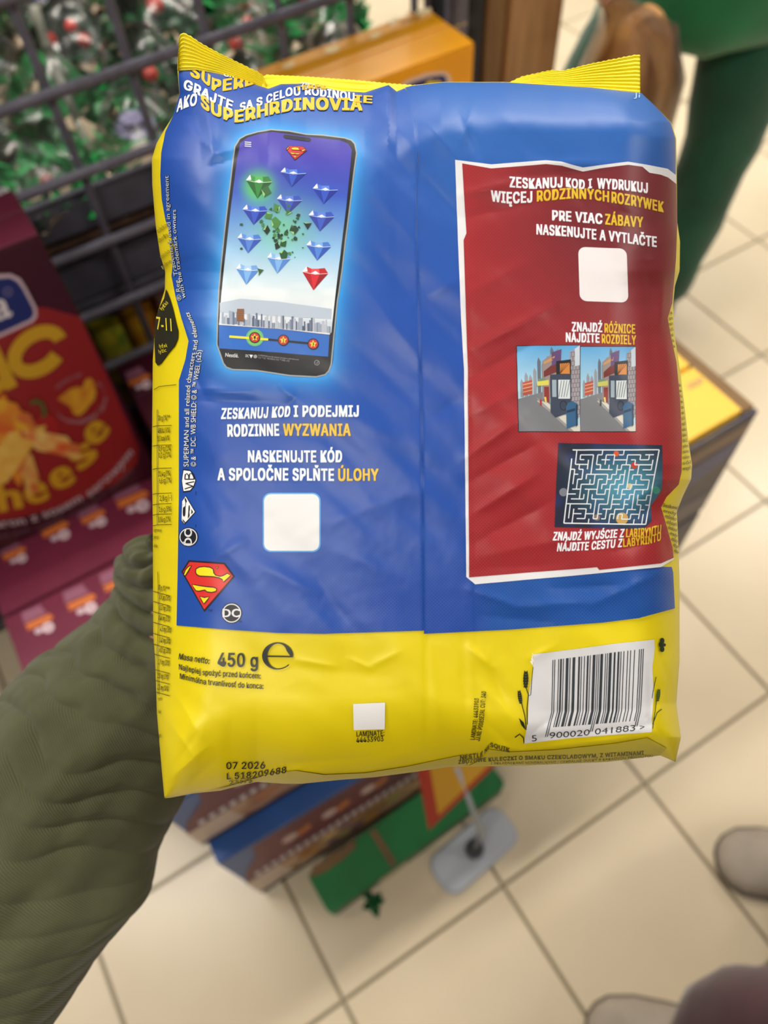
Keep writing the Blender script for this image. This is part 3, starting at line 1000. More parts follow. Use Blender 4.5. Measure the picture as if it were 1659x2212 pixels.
# ---- lettering
TW, TY = (234, 238, 244), (226, 188, 42)
t = Lines()
t.text('GRAJTE', [(399, 193), (418, 200), (440, 212), (470, 227), (500, 240)], 19, TW, L3, face=1, bold=.07, up=(.15, -1))
t.text('SA S CELOU RODINOU', [(519, 243), (545, 234), (565, 229), (592, 220), (625, 209), (670, 207), (735, 216), (765, 221)], 17, TW, L3, face=1, bold=.07, up=(0, -1))
t.text('AKO', [(384, 243), (405, 232), (425, 229)], 25, TW, L3, face=1, bold=.07, up=(.1, -1))
t.text('GR', [(483, 167), (505, 170)], 9, TW, L3, bold=.05)
t.text('ZINA', [(650, 190), (684, 189)], 9, TW, L3, bold=.04)
t.build('lettering', bag_surf, M_FILM, bag, 'white curved lettering under the top edge')
t = Lines()
t.text('SUPERB', [(413, 166), (440, 178), (462, 198), (478, 199), (510, 194), (548, 184)], 24, TY, L3, face=1, bold=.08, up=(.05, -1))
t.text('SUPERHRDINOVIA', [(437, 232), (455, 246), (472, 254), (497, 265), (516, 267), (548, 259), (575, 252), (625, 242), (669, 239), (730, 240), (781, 241)], 25, TY, L4_, face=1, bold=.08, up=(0, -1), outline=(40, 60, 90), ow=.02)
t.text('IE', [(767, 224), (803, 226)], 15, TY, L4_ + 5e-5, face=1, bold=.08)
t.text('TEREK', [(640, 200), (670, 195), (704, 196)], 9, TY, L4_ + 5e-5, face=1, bold=.08)
t.build('lettering', bag_surf, M_FILM, bag, 'yellow curved lettering under the top edge')
HO = dict(face=1, bold=.07, outline=(60, 130, 210), ow=.03)
t = Lines()
t.text('ZESKANUJ KOD', [(479, 905), (540, 904), (626, 900)], 22, TW, L3, italic=.12, **HO)
t.text('I PODEJMIJ', [(636, 900), (774, 900)], 23, TW, L3, **HO)
t.text('RODZINNE', [(493, 943), (603, 941)], 25, TW, L3, **HO)
t.text('NASKENUJTE KÓD', [(537, 998), (738, 998)], 24, TW, L3, **HO)
t.text('A SPOLOČNE SPLŇTE', [(472, 1037), (721, 1038)], 25, TW, L3, **HO)
t.build('lettering', bag_surf, M_FILM, bag, 'white capitals below the telephone picture')
t = Lines()
t.text('WYZWANIA', [(613, 941), (757, 941)], 25, TY, L3, face=1, bold=.07, outline=(30, 60, 90), ow=.02)
t.text('ÚLOHY', [(732, 1038), (817, 1038)], 25, TY, L3, face=1, bold=.07, outline=(30, 60, 90), ow=.02)
t.build('lettering', bag_surf, M_FILM, bag, 'yellow capitals below the telephone picture')
HR = dict(face=1, bold=.07, outline=(196, 120, 160), ow=.03)
t = Lines()
t.text('ZESKANUJ', [(1101, 405), (1150, 409), (1213, 406)], 21, TW, L4_, up=(0, -1), **HR)
t.text('KOD I', [(1222, 405), (1262, 410), (1277, 407)], 19, TW, L4_, up=(0, -1), **HR)
t.text('WYDRUKUJ', [(1290, 408), (1340, 411), (1396, 418)], 21, TW, L4_, up=(0, -1), **HR)
t.text('WIĘCEJ', [(1061, 435), (1100, 440), (1148, 438)], 23, TW, L4_, up=(0, -1), **HR)
t.text('PRE VIAC', [(1193, 477), (1240, 480), (1299, 485)], 21, TW, L4_, up=(0, -1), **HR)
t.text('NASKENUJTE A VYTLAČTE', [(1159, 507), (1230, 512), (1320, 522), (1415, 534)], 21, TW, L4_, up=(0, -1), **HR)
t.text('ZNAJDŹ', [(1235, 716), (1299, 718)], 19, TW, L4_, up=(0, -1), **HR)
t.text('NÁJDITE', [(1222, 739), (1293, 741)], 19, TW, L4_, up=(0, -1), **HR)
t.text('ZNAJDŹ WYJŚCIE Z', [(1194, 1167), (1260, 1166), (1345, 1160)], 17, TW, L4_, italic=.18, **HR)
t.text('NÁJDITE CESTU Z', [(1203, 1190), (1270, 1188), (1341, 1181)], 17, TW, L4_, italic=.18, **HR)
t.build('lettering', bag_surf, M_FILM, bag, 'white capitals on the red panel')
RY = dict(face=1, bold=.07)
t = Lines()
t.text('RODZINNYCH', [(1160, 436), (1230, 430), (1270, 431), (1314, 437)], 22, TY, L4_, up=(0, -1), **RY)
t.text('ROZRYWEK', [(1321, 438), (1370, 446), (1430, 459)], 22, TY, L4_, up=(0, -1), **RY)
t.text('ZÁBAVY', [(1307, 486), (1386, 492)], 22, TY, L4_, up=(0, -1), **RY)
t.text('RÓŻNICE', [(1305, 719), (1369, 721)], 19, TY, L4_, up=(0, -1), **RY)
t.text('ROZDIELY', [(1299, 742), (1371, 745)], 19, TY, L4_, up=(0, -1), **RY)
t.text('LABIRYNTU', [(1351, 1160), (1400, 1158), (1424, 1151)], 17, TY, L4_, italic=.18, **RY)
t.text('LABYRINTU', [(1345, 1181), (1400, 1175), (1424, 1167)], 17, TY, L4_, italic=.18, **RY)
t.build('lettering', bag_surf, M_FILM, bag, 'yellow capitals on the red panel')
# white cards (their square codes are left blank)
t = Art()
t.poly(rrect(568, 1064.5, 693, 1192.5, 17), (70, 160, 235), L2, step=8)
t.poly(rrect(571, 1067.5, 690, 1189.5, 15), (222, 224, 228), L3, step=8)
t.build('white_card', bag_surf, M_FILM, bag, 'blank white rounded square on the blue field')
t = Art()
rr_ = [(x + (y - 537) * 0.03, y + (x - 1249) * 0.035) for x, y in rrect(1248, 534.5, 1352, 651, 15)]
t.poly([(x, y) for x, y in rr_], (230, 226, 230), L4_, step=8)
t.build('white_card', bag_surf, M_FILM, bag, 'blank white rounded square on the red panel')
t = Art()
t.poly([(763, 1520), (832, 1517), (831, 1574), (764, 1576)], (232, 234, 236), L2, step=8)
t.build('white_card', bag_surf, M_FILM, bag, 'small blank white rectangle on the yellow foot')
# rights text reading upwards along the left edge
t = Art()
RT = dict(outline=(18, 22, 30), ow=.07)
c1 = [(409, 1008), (410, 900), (413, 830), (421, 780), (429, 738), (424, 705), (410, 676)]
c2 = [(425, 1008), (424, 930), (426, 850), (434, 790), (437, 757)]
t.text('SUPERMAN and all related characters and elements', c1, 10.5, (222, 226, 232), L3, **RT)
t.text('© & ™ DC. WB SHIELD: © & ™ WBEI. (s25)', c2, 10.5, (222, 226, 232), L3, **RT)
t.text('® Reg. Trademark used in agreement', [(394, 650), (388, 600), (378, 560), (373, 520), (368, 450), (366, 380)], 9, (190, 200, 215), L3, **RT)
t.text('with the trademark owners', [(403, 645), (393, 590), (385, 530), (382, 490), (382, 453)], 9, (200, 208, 220), L3, **RT)
t.build('rights_text', bag_surf, M_FILM, bag, 'small outlined text running up the left edge')

# ---- dark oval with numerals and the nutrition columns on the left side
t = Art()
t.poly([(360, 624), (368, 645), (375, 668), (382, 700), (386, 715), (385, 732), (378, 748), (366, 762), (348, 786), (342, 790), (337, 783), (335, 740), (337, 690), (346, 664), (356, 645)], (30, 30, 14), L2, step=8)
t.text('7-11', [(341, 712), (373, 716)], 27, (222, 206, 30), L3, bold=.02, up=(-.05, -1))
t.text('łyżek', [(346, 752), (364, 750)], 8, (200, 186, 30), L3, bold=.03)
t.text('lyžíc', [(346, 764), (362, 760)], 8, (200, 186, 30), L3, bold=.03)
t.text('łyżki', [(352, 672), (366, 656)], 8, (200, 186, 30), L3, bold=.03)
t.build('dark_oval', bag_surf, M_FILM, bag, 'dark oval with yellow numerals')
t = Art()
DK = (52, 50, 16)
for s_, y, xa in [('30 g (%)**', 907, 343), ('480 kJ (6%)', 934, 343), ('113 kcal (6%)', 951, 342), ('0,9 g (1%)', 973, 345), ('0,2 g (1%)', 987, 345), ('22,4 g (9%)', 1027, 344), ('6,6 g (7%)', 1042, 346), ('2,8 g (-)', 1080, 347), ('2,6 g (5%)', 1104, 346), ('0,06 g (1%)', 1126, 344)]:
    t.text(s_, [(xa, y + 2), (xa + 26, y)], 11, DK, L2, face=1, bold=.02)
for s_, y, xa in [('30 g (%)***', 1277, 342), ('0,8 µg (16%)', 1297, 345), ('0,33 mg (30%)', 1320, 345), ('0,46 mg (32%)', 1342, 344), ('4,5 mg (28%)', 1366, 347), ('0,42 mg (30%)', 1390, 345), ('60,0 µg (30%)', 1411, 345), ('1,9 mg (32%)', 1437, 343), ('151 mg (19%)', 1467, 341), ('3,3 mg (24%)', 1492, 341)]:
    t.text(s_, [(xa, y - 3), (xa + 24, y + 1)], 11, DK, L2, face=1, bold=.02)
for y in (920, 962, 1012, 1066, 1089, 1111, 1134): t.line([(331, y + 2), (340, y), (372, y - 1)], 1.3, DK, L2)
for y in (1284, 1306, 1328, 1351, 1375, 1398, 1419, 1452, 1475, 1500): t.line([(332, y - 7), (345, y - 3), (368, y + 3)], 1.2, DK, L2)
t.line([(341, 885), (341, 1134)], 1.0, DK, L2)
t.line([(342, 1235), (344, 1330), (341, 1400), (343, 1500)], 1.0, DK, L2)
t.line([(334, 842), (345, 835), (382, 831)], 1.2, DK, L2)
for s_, x, y, w_ in [('sugerowanej', 333, 1148, 17), ('porcji', 333, 1163, 10), ('dnia', 333, 1182, 8), ('nych', 342, 1512, 8), ('ńska', 342, 1540, 6), ('ych', 342, 1592, 7)]: t.text(s_, [(x, y), (x + w_, y + 1)], 8, DK, L2)
for s_, x, y in [('mleko', 343, 497), ('zboża', 345, 518), ('czekolada', 350, 553), ('pełne', 352, 575)]: t.text(s_, [(x, y + 6), (x + 20, y - 9)], 9, (150, 138, 10), L2, bold=.02)
t.build('nutrition_text', bag_surf, M_FILM, bag, 'dark nutrition figures between thin rules on the yellow side')

# ---- folded foot of the film
fo = Art()
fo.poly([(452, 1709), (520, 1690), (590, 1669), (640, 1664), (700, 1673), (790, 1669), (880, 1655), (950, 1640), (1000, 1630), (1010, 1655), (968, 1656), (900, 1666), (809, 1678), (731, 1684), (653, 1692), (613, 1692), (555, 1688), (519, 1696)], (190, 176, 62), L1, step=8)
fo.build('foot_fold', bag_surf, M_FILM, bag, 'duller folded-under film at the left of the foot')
fo = Art()
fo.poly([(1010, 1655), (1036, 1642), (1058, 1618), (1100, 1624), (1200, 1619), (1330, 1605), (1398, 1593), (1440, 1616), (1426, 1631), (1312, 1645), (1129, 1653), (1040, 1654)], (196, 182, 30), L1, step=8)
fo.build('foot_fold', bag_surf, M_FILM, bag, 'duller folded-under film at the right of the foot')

# ---- yellow foot lettering
t = Lines()
DG = (40, 44, 40)
t.text('Masa netto:', [(387, 1424), (452, 1434)], 13, DG, L2, face=1, bold=.02 * 1.6)
t.text('450 g', [(471, 1439), (556, 1441)], 29, DG, L2, face=1, bold=.04)
t.text('Najlepiej spożyć przed końcem:', [(388, 1446), (440, 1458), (500, 1462), (563, 1466)], 12, DG, L2, face=1, bold=.02 * 1.6, up=(0, -1))
t.text('Minimálna trvanlivosť do konca:', [(390, 1466), (440, 1478), (500, 1484), (569, 1488)], 12, DG, L2, face=1, bold=.02 * 1.6, up=(0, -1))
t.build('lettering', bag_surf, M_FILM, bag, 'dark weight and best-before lettering on the yellow foot')
t = Art()
# estimated sign
e_out = [(float(600 + 33.5 * math.cos(a_)), float(1416.5 + 29.5 * math.sin(a_))) for a_ in np.radians(np.arange(42, 361, 6))]
for i in range(len(e_out) - 1):
    an = 42 + i * 6
    w_ = 2.6 + 8.5 * max(0, math.cos(math.radians(an - 180))) ** 1.4 + 7.5 * max(0, math.cos(math.radians(an - 330))) ** 6
    dx, dy = math.cos(math.radians(an + 3)), math.sin(math.radians(an + 3))
    p, q = e_out[i], e_out[i + 1]
    t.add([p, q, (q[0] - dx * w_, q[1] - dy * w_), (p[0] - dx * w_, p[1] - dy * w_)], [(0, 1, 2), (0, 2, 3)], DG, L2)
t.line([(572, 1417), (633, 1418)], 3.2, DG, L2)
t.build('estimated_sign', bag_surf, M_FILM, bag, 'large rounded e mark')
t = Lines()
t.text('07 2026', [(489, 1660), (572, 1659)], 14.5, BLK, L2, face=1, bold=.015 * 1.6)
t.text('L 518209688', [(490, 1682), (550, 1679), (618, 1668)], 13, BLK, L2, face=1, bold=.015 * 1.6, up=(0, -1))
t.text('23175', [(495, 1693), (545, 1689)], 8, (90, 88, 30), L2, bold=.015)
t.text('LAMINATE:', [(770, 1590), (830, 1588)], 11, BLK, L2, face=1, bold=.02)
t.text('44433903', [(770, 1603), (828, 1600)], 11, BLK, L2, face=1, bold=.02)
t.text('LAMINATE: 44433903', [(1025, 1597), (1031, 1560), (1034, 1509)], 9.5, (70, 66, 20), L2, face=1, bold=.04)
t.text('JJ.NI: P0085E2AL CUT: 340', [(1036, 1600), (1044, 1560), (1050, 1494)], 10, (70, 66, 20), L2, face=1, bold=.04)
GB = (84, 80, 22)
t.text('NESTLÉ NESQUIK', [(994, 1640), (1040, 1634), (1060, 1612), (1100, 1624)], 9, GB, L2, face=1, bold=.03 * 1.6, up=(0, -1))
t.text('ZBOŻOWE KULECZKI O SMAKU CZEKOLADOWYM, Z WITAMINAMI', [(990, 1649), (1040, 1644), (1120, 1640), (1250, 1637), (1390, 1629)], 8, GB, L2, face=1, bold=.03 * 1.6, up=(0, -1))
t.text('I SKŁADNIKAMI MINERALNYMI / CEREÁLNE GUĽKY S KAKAOVOU PRÍCHUŤOU', [(1060, 1650), (1200, 1648), (1300, 1642), (1410, 1634)], 5, GB, L2, face=1, up=(0, -1))
t.text('Ji', [(1368, 212), (1381, 213)], 10, (170, 205, 240), L3)
t.build('lettering', bag_surf, M_FILM, bag, 'dark date, code and product lettering on the yellow foot')
t = Lines()
for k, y in enumerate(np.arange(672, 1010, 12)):
    xr_ = float(XR(np.array([y]))[0])
    xl_ = float(np.interp(y, [p[1] for p in BLUE_R], [p[0] for p in BLUE_R]))
    if xr_ - xl_ > 9: t.text(['pełne', 'ziarno', 'cukier', 'sól', 'wapń', 'mąka', 'kakao', 'zbóż'][k % 8], [(xl_ + 3, y + 8), (xr_ - 3, y + 6)], 8, (120, 112, 20), L2, bold=.01)
for k, y in enumerate(np.arange(1092, 1200, 12)):
    xr_ = float(XR(np.array([y]))[0])
    xl_ = float(np.interp(y, [p[1] for p in BLUE_R], [p[0] for p in BLUE_R]))
    if xr_ - xl_ > 9: t.text(['lieskové', 'orechy', 'mlieko', 'obsah'][k % 4], [(xl_ + 3, y + 2), (xr_ - 4, y + 9)], 8, (100, 92, 16), L2, bold=.03)
t.build('lettering', bag_surf, M_FILM, bag, 'faint ingredient words on the yellow right side')

# ---- bar code label
LAB = [(1152, 1413), (1240, 1402), (1330, 1390), (1398, 1383), (1412, 1381), (1413, 1400), (1408, 1440), (1411, 1500), (1408, 1540), (1407, 1581), (1330, 1586), (1230, 1594), (1132, 1605), (1136, 1580), (1140, 1557), (1142, 1500), (1151, 1447)]
bc = Art()
bc.poly(LAB, (208, 210, 215), L2, step=7)
Lc = ['0001101', '0011001', '0010011', '0111101', '0100011', '0110001', '0101111', '0111011', '0110111', '0001011']
inv = lambda s_: ''.join('1' if c == '0' else '0' for c in s_)
Gc = [inv(x)[::-1] for x in Lc]
Rc = [inv(x) for x in Lc]
num, par = '5900020041883', 'LGGLLG'
bits = '101' + ''.join((Lc if par[i] == 'L' else Gc)[int(num[i + 1])] for i in range(6)) + '01010' + ''.join(Rc[int(num[i + 7])] for i in range(6)) + '101'
guard = set(list(range(3)) + list(range(45, 50)) + list(range(92, 95)))


def bar_pt(u, v):
    tp = np.array([1193 + (1389.5 - 1193) * u, 1425 - 24 * u])
    md = np.array([1190.5 + (1384 - 1190.5) * u, 1537 - 3 * u])
    bt = np.array([1177 + (1376 - 1177) * u, 1590 - 22 * u])
    return tp + (md - tp) * (v / .66) if v < .66 else md + (bt - md) * ((v - .66) / .34)


i = 0
while i < 95:
    if bits[i] == '1':
        j = i
        while j < 95 and bits[j] == '1' and (j in guard) == (i in guard): j += 1
        v1 = 1.0 if i in guard else .88
        vv = [0, .15, .3, .45, .58, .66, .74, .82, v1]
        P = [bar_pt(i / 95, v) for v in vv] + [bar_pt((j - .12) / 95, v) for v in vv]
        n = len(vv)
        bc.add(P, [f for k in range(n - 1) for f in ((k, k + 1, n + k + 1), (k, n + k + 1, n + k))], (44, 52, 60), L3)
        i = j
    else:
        i += 1
bc.text('5', [(1149, 1600), (1160, 1599)], 13, (50, 54, 58), L3)
bc.text('900020', [(1186, 1594), (1230, 1591), (1273, 1587)], 13, (50, 54, 58), L3, italic=.15)
bc.text('041883', [(1284, 1586), (1330, 1582), (1371, 1578)], 13, (50, 54, 58), L3, italic=.15)
bc.text('>', [(1382, 1577), (1392, 1576)], 12, (50, 54, 58), L3)
bc.build('bar_code', bag_surf, M_FILM, bag, 'white label with black bar code and numerals')
wh = Art()


def ear(x, y, h_, ang, col=(20, 34, 14)):
    c, s_ = math.cos(ang), math.sin(ang)
    for k in range(6):
        for sd in (-1, 1):
            yy = -h_ * k / 6
            g_ = .55 + .45 * math.sin(math.pi * (k + .8) / 6.5)
            P = [(0, yy), (sd * h_ * .17 * g_, yy - h_ * .05), (sd * h_ * .13 * g_, yy - h_ * .24), (0, yy - h_ * .13)]
            wh.add([(x + p[0] * c - p[1] * s_, y + p[0] * s_ + p[1] * c) for p in P], [(0, 1, 2), (0, 2, 3)], col, L2)


WH = 'black wheat ears left of the bar code'
ear(1135, 1486, 36, 0.02)
ear(1125, 1520, 28, -0.15)
wh.line([(1134, 1480), (1141, 1500), (1138, 1530), (1139, 1565)], 2, (20, 34, 14), L2)
wh.line([(1126, 1518), (1133, 1545), (1137, 1575)], 2, (20, 34, 14), L2)
wh.line([(1151, 1440), (1148, 1470), (1146, 1500), (1140, 1503)], 1.4, (20, 34, 14), L3)
wh.line([(1132, 1605), (1130, 1592), (1122, 1585), (1112, 1592)], 2.2, (20, 34, 14), L2)
wh.poly([(1136, 1577), (1126, 1566), (1120, 1550), (1131, 1560)], (20, 34, 14), L2)
wh.build('wheat_ornament', bag_surf, M_FILM, bag, WH)
wh = Art()
ear(1419, 1515, 26, 0.12, (60, 84, 20))
wh.line([(1417, 1512), (1413, 1545), (1409, 1574)], 1.6, (40, 60, 16), L2)
wh.line([(1409, 1565), (1418, 1540), (1428, 1532)], 1.8, (40, 60, 16), L2)
wh.line([(1416, 1462), (1410, 1490), (1407, 1510)], 1.6, (40, 60, 16), L2)
wh.build('wheat_ornament', bag_surf, M_FILM, bag, 'thin green stalks right of the bar code')
wh = Art()
for dx, dy in ((0, -9), (0, 9), (-4, -1), (5, 0)): wh.poly(circ(1429 + dx * .7, 1393 + dy, 4.6 if dx else 5, 10, ry=6.5 if dy else 4), (20, 40, 14), L2)
wh.build('flower_ornament', bag_surf, M_FILM, bag, 'small dark flower above the bar code')
wh = Art()
for k in range(4): wh.poly([(1151 + 3 * (k % 2), 1437 - 5 * k), (1144 + 2 * k, 1428 - 5 * k), (1150, 1424 - 5 * k)], (236, 236, 228), L3 + 3e-5)
wh.build('wheat_ornament', bag_surf, M_FILM, bag, 'white ear at the label corner')


# ---- the two street pictures and the maze
def quad_map(TL, TR, BR, BL):
    TL, TR, BR, BL = [np.array(p, float) for p in (TL, TR, BR, BL)]

    def M(p):
        u, v = p
        return tuple((TL * (1 - u) + TR * u) * (1 - v) + (BL * (1 - u) + BR * u) * v)
    return M


def street(M, flip):
    s = Art()

    def P(pts, c, l): s.poly([M(p) for p in pts], c, l, step=12)
    P([(-.012, -.008), (1.012, -.008), (1.012, 1.008), (-.012, 1.008)], (20, 22, 30), L4_ - 2e-5)
    s.poly([M(p) for p in [(0, 0), (1, 0), (1, 1), (0, 1)]], lambda V: np.stack([np.interp(V[:, 1], [747, 850], [a_, b_]) for a_, b_ in zip(lin((82, 160, 216)), lin((176, 214, 232)))], 1), L4_, step=8)
    rr = random.Random(5)
    for k in range(9):
        x = .04 + k * .07
        tpy = .42 - .045 * k + rr.uniform(-.06, .06)
        P([(x, .6), (x, tpy), (x + .02, tpy - .05), (x + .055, tpy), (x + .055, .6)], rr.choice([(120, 128, 140), (98, 106, 122), (142, 148, 158)]), L4_ + 2e-5 + k * 1e-6)
    P([(0, .62), (.5, .52), (.52, .7), (.9, 1), (0, 1)], (118, 120, 128), L4_ + 4e-5)
    P([(.3, .64), (.46, .66), (1, .93), (1, 1), (.86, 1)], (206, 204, 196), L4_ + 5e-5)
    P([(.34, .66), (.30, .60), (.9, 1), (.84, 1)], (150, 150, 150), L4_ + 6e-5)
    P([(.08, .43), (.23, .40), (.23, .56), (.08, .58)], (176, 84, 62), L4_ + 6e-5)
    for k in range(3): s.line([M((.08, .46 + .04 * k)), M((.23, .435 + .04 * k))], 1.2, (226, 190, 160), L4_ + 7e-5)
    P([(.40, .18), (.66, .03), (.66, .6), (.40, .62)], (146, 134, 134), L4_ + 6e-5)
    P([(.42, .30), (.66, .16), (.66, .30), (.42, .37)], (112, 44, 44), L4_ + 7e-5)
    P([(.55, .08), (.71, .04), (.70, .18), (.55, .24)], (96, 70, 120), L4_ + 8e-5)
    P([(.42, .19), (.60, .12), (.60, .16), (.42, .22)], (196, 146, 96), L4_ + 8e-5)
    P([(.31, .42), (.50, .40), (.50, .46), (.31, .47)], (214, 206, 90) if not flip else (190, 190, 96), L4_ + 9e-5)
    P([(.30, .48), (.33, .39), (.44, .37), (.46, .42)], (110, 140, 110), L4_ + 8e-5)
    P([(.42, .48), (.50, .48), (.50, .66), (.42, .66)], (134, 44, 40), L4_ + 9e-5)
    P([(.62, .18), (.86, .16), (.86, .36), (.62, .36)], (26, 26, 30), L4_ + 10e-5)
    P([(.68, .21), (.84, .20), (.84, .33), (.68, .33)], (206, 130, 60), L4_ + 11e-5)
    for k in range(4): s.line([M((.68, .33)), M((.72 + .04 * k, .20))], 1.0, (96, 56, 30), L4_ + 12e-5)
    P([(.84, .08), (1, 0), (1, .84), (.90, .80), (.84, .40)], (156, 150, 158), L4_ + 9e-5)
    for k in range(15):
        y = .07 + k * .052
        s.line([M((.85, y + .01)), M((1, y))], .9, (84, 78, 90), L4_ + 10e-5)
        for q in range(3): s.line([M((.865 + .05 * q + .025 * (k % 2), y + .005)), M((.865 + .05 * q + .025 * (k % 2), y + .055))], .9, (84, 78, 90), L4_ + 10e-5)
    P([(.92, .04), (1, 0), (1, .23), (.92, .24)], (196, 206, 220), L4_ + 11e-5)
    # glazed call box and the post box
    P([(.52, .34), (.86, .33), (.86, .78), (.60, .84), (.52, .78)], (52, 62, 84), L4_ + 12e-5)
    P([(.55, .40), (.62, .40), (.62, .60), (.55, .60)], (150, 170, 182), L4_ + 13e-5)
    P([(.65, .40), (.84, .40), (.84, .62), (.65, .62)], (206, 216, 220), L4_ + 13e-5)
    for k in range(4): s.line([M((.66 + .04 * k, .60)), M((.70 + .045 * k, .41))], 1.2, (60, 70, 80), L4_ + 14e-5)
    s.line([M(p) for p in circ(.73, .70, .055, 12)], 1.6, (20, 26, 36), L4_ + 14e-5, closed=True)
    P([(.77, .72), (.80, .67), (.88, .65), (.96, .68), (.96, .93), (.78, .97)], (44, 92, 134), L4_ + 15e-5)
    P([(.78, .76), (.92, .73), (.92, .76), (.78, .79)], (22, 50, 80), L4_ + 16e-5)
    P([(.93, .70), (.96, .68), (.96, .93), (.93, .95)], (24, 54, 82), L4_ + 16e-5)
    P([(.35, .63), (.38, .63), (.38, .70), (.35, .70)], (176, 36, 40) if not flip else (60, 66, 70), L4_ + 10e-5)
    P([(.42, .60), (.45, .60), (.46, .66), (.43, .66)], (226, 200, 100), L4_ + 11e-5)
    return s


street(quad_map((1116, 748), (1251, 747), (1252, 932), (1120, 932)), False).build('street_picture', bag_surf, M_FILM, bag, 'left of the two printed street pictures')
street(quad_map((1253, 750), (1370, 750), (1371, 932), (1253, 932)), True).build('street_picture', bag_surf, M_FILM, bag, 'right of the two printed street pictures')
mz = Art()
MZ = [(1205, 957), (1260, 958), (1350, 960), (1428, 962), (1429, 1010), (1428, 1055), (1415, 1076), (1404, 1090), (1404, 1110), (1406, 1126), (1389, 1142), (1300, 1141), (1197, 1139), (1201, 1040)]


def mz_col(V):
    g = np.exp(-(((V[:, 0] - 1350) / 75) ** 2 + ((V[:, 1] - 1050) / 55) ** 2))[:, None]
    n = vnoise(V[:, 0] / 30, V[:, 1] / 30, 7)[:, None]
    return np.clip(lin((22, 26, 52))[None] * (1 - g) + lin((76, 150, 176))[None] * g + lin((20, 40, 110))[None] * np.clip(n, 0, 1), 0, 1)


mz.poly(MZ, mz_col, L4_, step=6)
mq = quad_map((1236, 972), (1421, 972), (1392, 1133), (1217, 1130))
rr = random.Random(12)
GX, GY = 20, 15
walls = {}
seen = {(0, 0)}
stack = [(0, 0)]
links = set()
while stack:
    x, y = stack[-1]
    nb = [(x + dx, y + dy) for dx, dy in ((1, 0), (-1, 0), (0, 1), (0, -1)) if 0 <= x + dx < GX and 0 <= y + dy < GY and (x + dx, y + dy) not in seen]
    if not nb:
        stack.pop()
        continue
    q = rr.choice(nb)
    links.add(frozenset(((x, y), q)))
    seen.add(q)
    stack.append(q)
for x in range(GX):
    for y in range(GY):
        if x + 1 < GX and frozenset(((x, y), (x + 1, y))) not in links:
            mz.line([mq(((x + 1) / GX, y / GY)), mq(((x + 1) / GX, (y + 1) / GY))], 2.3, (222, 230, 238), L5)
        if y + 1 < GY and frozenset(((x, y), (x, y + 1))) not in links:
            mz.line([mq((x / GX, (y + 1) / GY)), mq(((x + 1) / GX, (y + 1) / GY))], 2.3, (222, 230, 238), L5)
for p, q in (((0, 0), (1, 0)), ((0, 1), (1, 1)), ((0, .12), (0, 1)), ((1, 0), (1, 1))):
    mz.line([mq((p[0] + (q[0] - p[0]) * k / 12, p[1] + (q[1] - p[1]) * k / 12)) for k in range(13)], 2.6, (222, 230, 238), L5)
for x, y, r_, c in ((1342, 1120, 13, (196, 160, 90)), (1359, 1050, 6, (214, 200, 150)), (1216, 1063, 9, (120, 126, 140)), (1288, 1118, 7, (130, 110, 100)), (1330, 980, 6, (210, 90, 50)), (1369, 1005, 7, (190, 60, 50)), (1415, 1058, 8, (60, 150, 130))):
    mz.poly(circ(x, y, r_, 16), c, L4_ + 4e-5)
mz.build('maze_picture', bag_surf, M_FILM, bag, 'printed white maze on a starry blue ground')

Art.CUT = None


# ================================================================== the shop: ceiling lamps (above and out of the frame)
M_HOUS = mat('lamp_housing', (225, 225, 225), 0.5)
M_DIFF = mat('lamp_diffuser', (255, 250, 240), 0.5, emit=(255, 244, 226), estr=9.0)
for k, (x, y) in enumerate(LIGHT_SPOTS):
    lamp = empty('ceiling_light', 'long white ceiling lamp hanging %s' % ['above the pasta carton', 'above the shopper in green', 'behind the wire rack, left', 'behind the wire rack, right', 'beyond the shopper in green', 'at the far right corner of the aisle', 'behind the photographer, left', 'behind the photographer, right, added to brighten front faces'][k], 'lamp', (x, y, 3.0), 0, 'ceiling lamps above the aisle')
    bm = bmesh.new()
    box(bm, (-0.75, -0.09, 0.0), (0.75, 0.09, 0.06), 0.006)
    bmobj('housing', bm, M_HOUS, lamp)
    bm = bmesh.new()
    box(bm, (-0.73, -0.075, -0.012), (0.73, 0.075, -0.001), 0.004)
    bmobj('diffuser', bm, M_DIFF, lamp)
    bm = bmesh.new()
    for sx in (-0.6, 0.6): tube(bm, [(sx, 0, 0.06), (sx, 0, 0.9)], 0.003, 6)
    bmobj('cable', bm, M_HOUS, lamp)
    l = bpy.data.lights.new('lamp_light', 'AREA')
    l.shape = 'RECTANGLE'
    l.size, l.size_y, l.energy, l.color = 1.45, 0.16, LIGHT_W * LIGHT_DIM.get(k, 1.0), (1, 0.94, 0.85)
    lo = bpy.data.objects.new('lamp_light', l)
    COL.objects.link(lo)
    lo.parent = lamp
    lo.location = (0, 0, -0.02)

# ================================================================== floor
TL_ = 0.33343
M_GROUT = mat('grout', (146, 132, 106), 0.85, noise=0.1, nscale=60)
M_TILE = mat('floor_tile', (232, 216, 188), 0.28, spec=0.5, nscale=3.2, col2=(222, 205, 174), bump=0.05, bscale=9)
me = mesh([(-12, -12, -0.004), (14, -12, -0.004), (14, 14, -0.004), (-12, 14, -0.004)], [(0, 1, 2, 3)], 'floor')
m = bpy.data.materials.new('far_floor')
m.use_nodes = True
nt = m.node_tree
br = nt.nodes.new('ShaderNodeTexBrick')
br.offset = 0
br.inputs['Scale'].default_value = 1
br.inputs['Brick Width'].default_value = TL_
br.inputs['Row Height'].default_value = TL_
br.inputs['Mortar Size'].default_value = 0.003
br.inputs['Color1'].default_value = L4((212, 196, 164))
br.inputs['Color2'].default_value = L4((204, 188, 156))
br.inputs['Mortar'].default_value = L4((146, 132, 106))
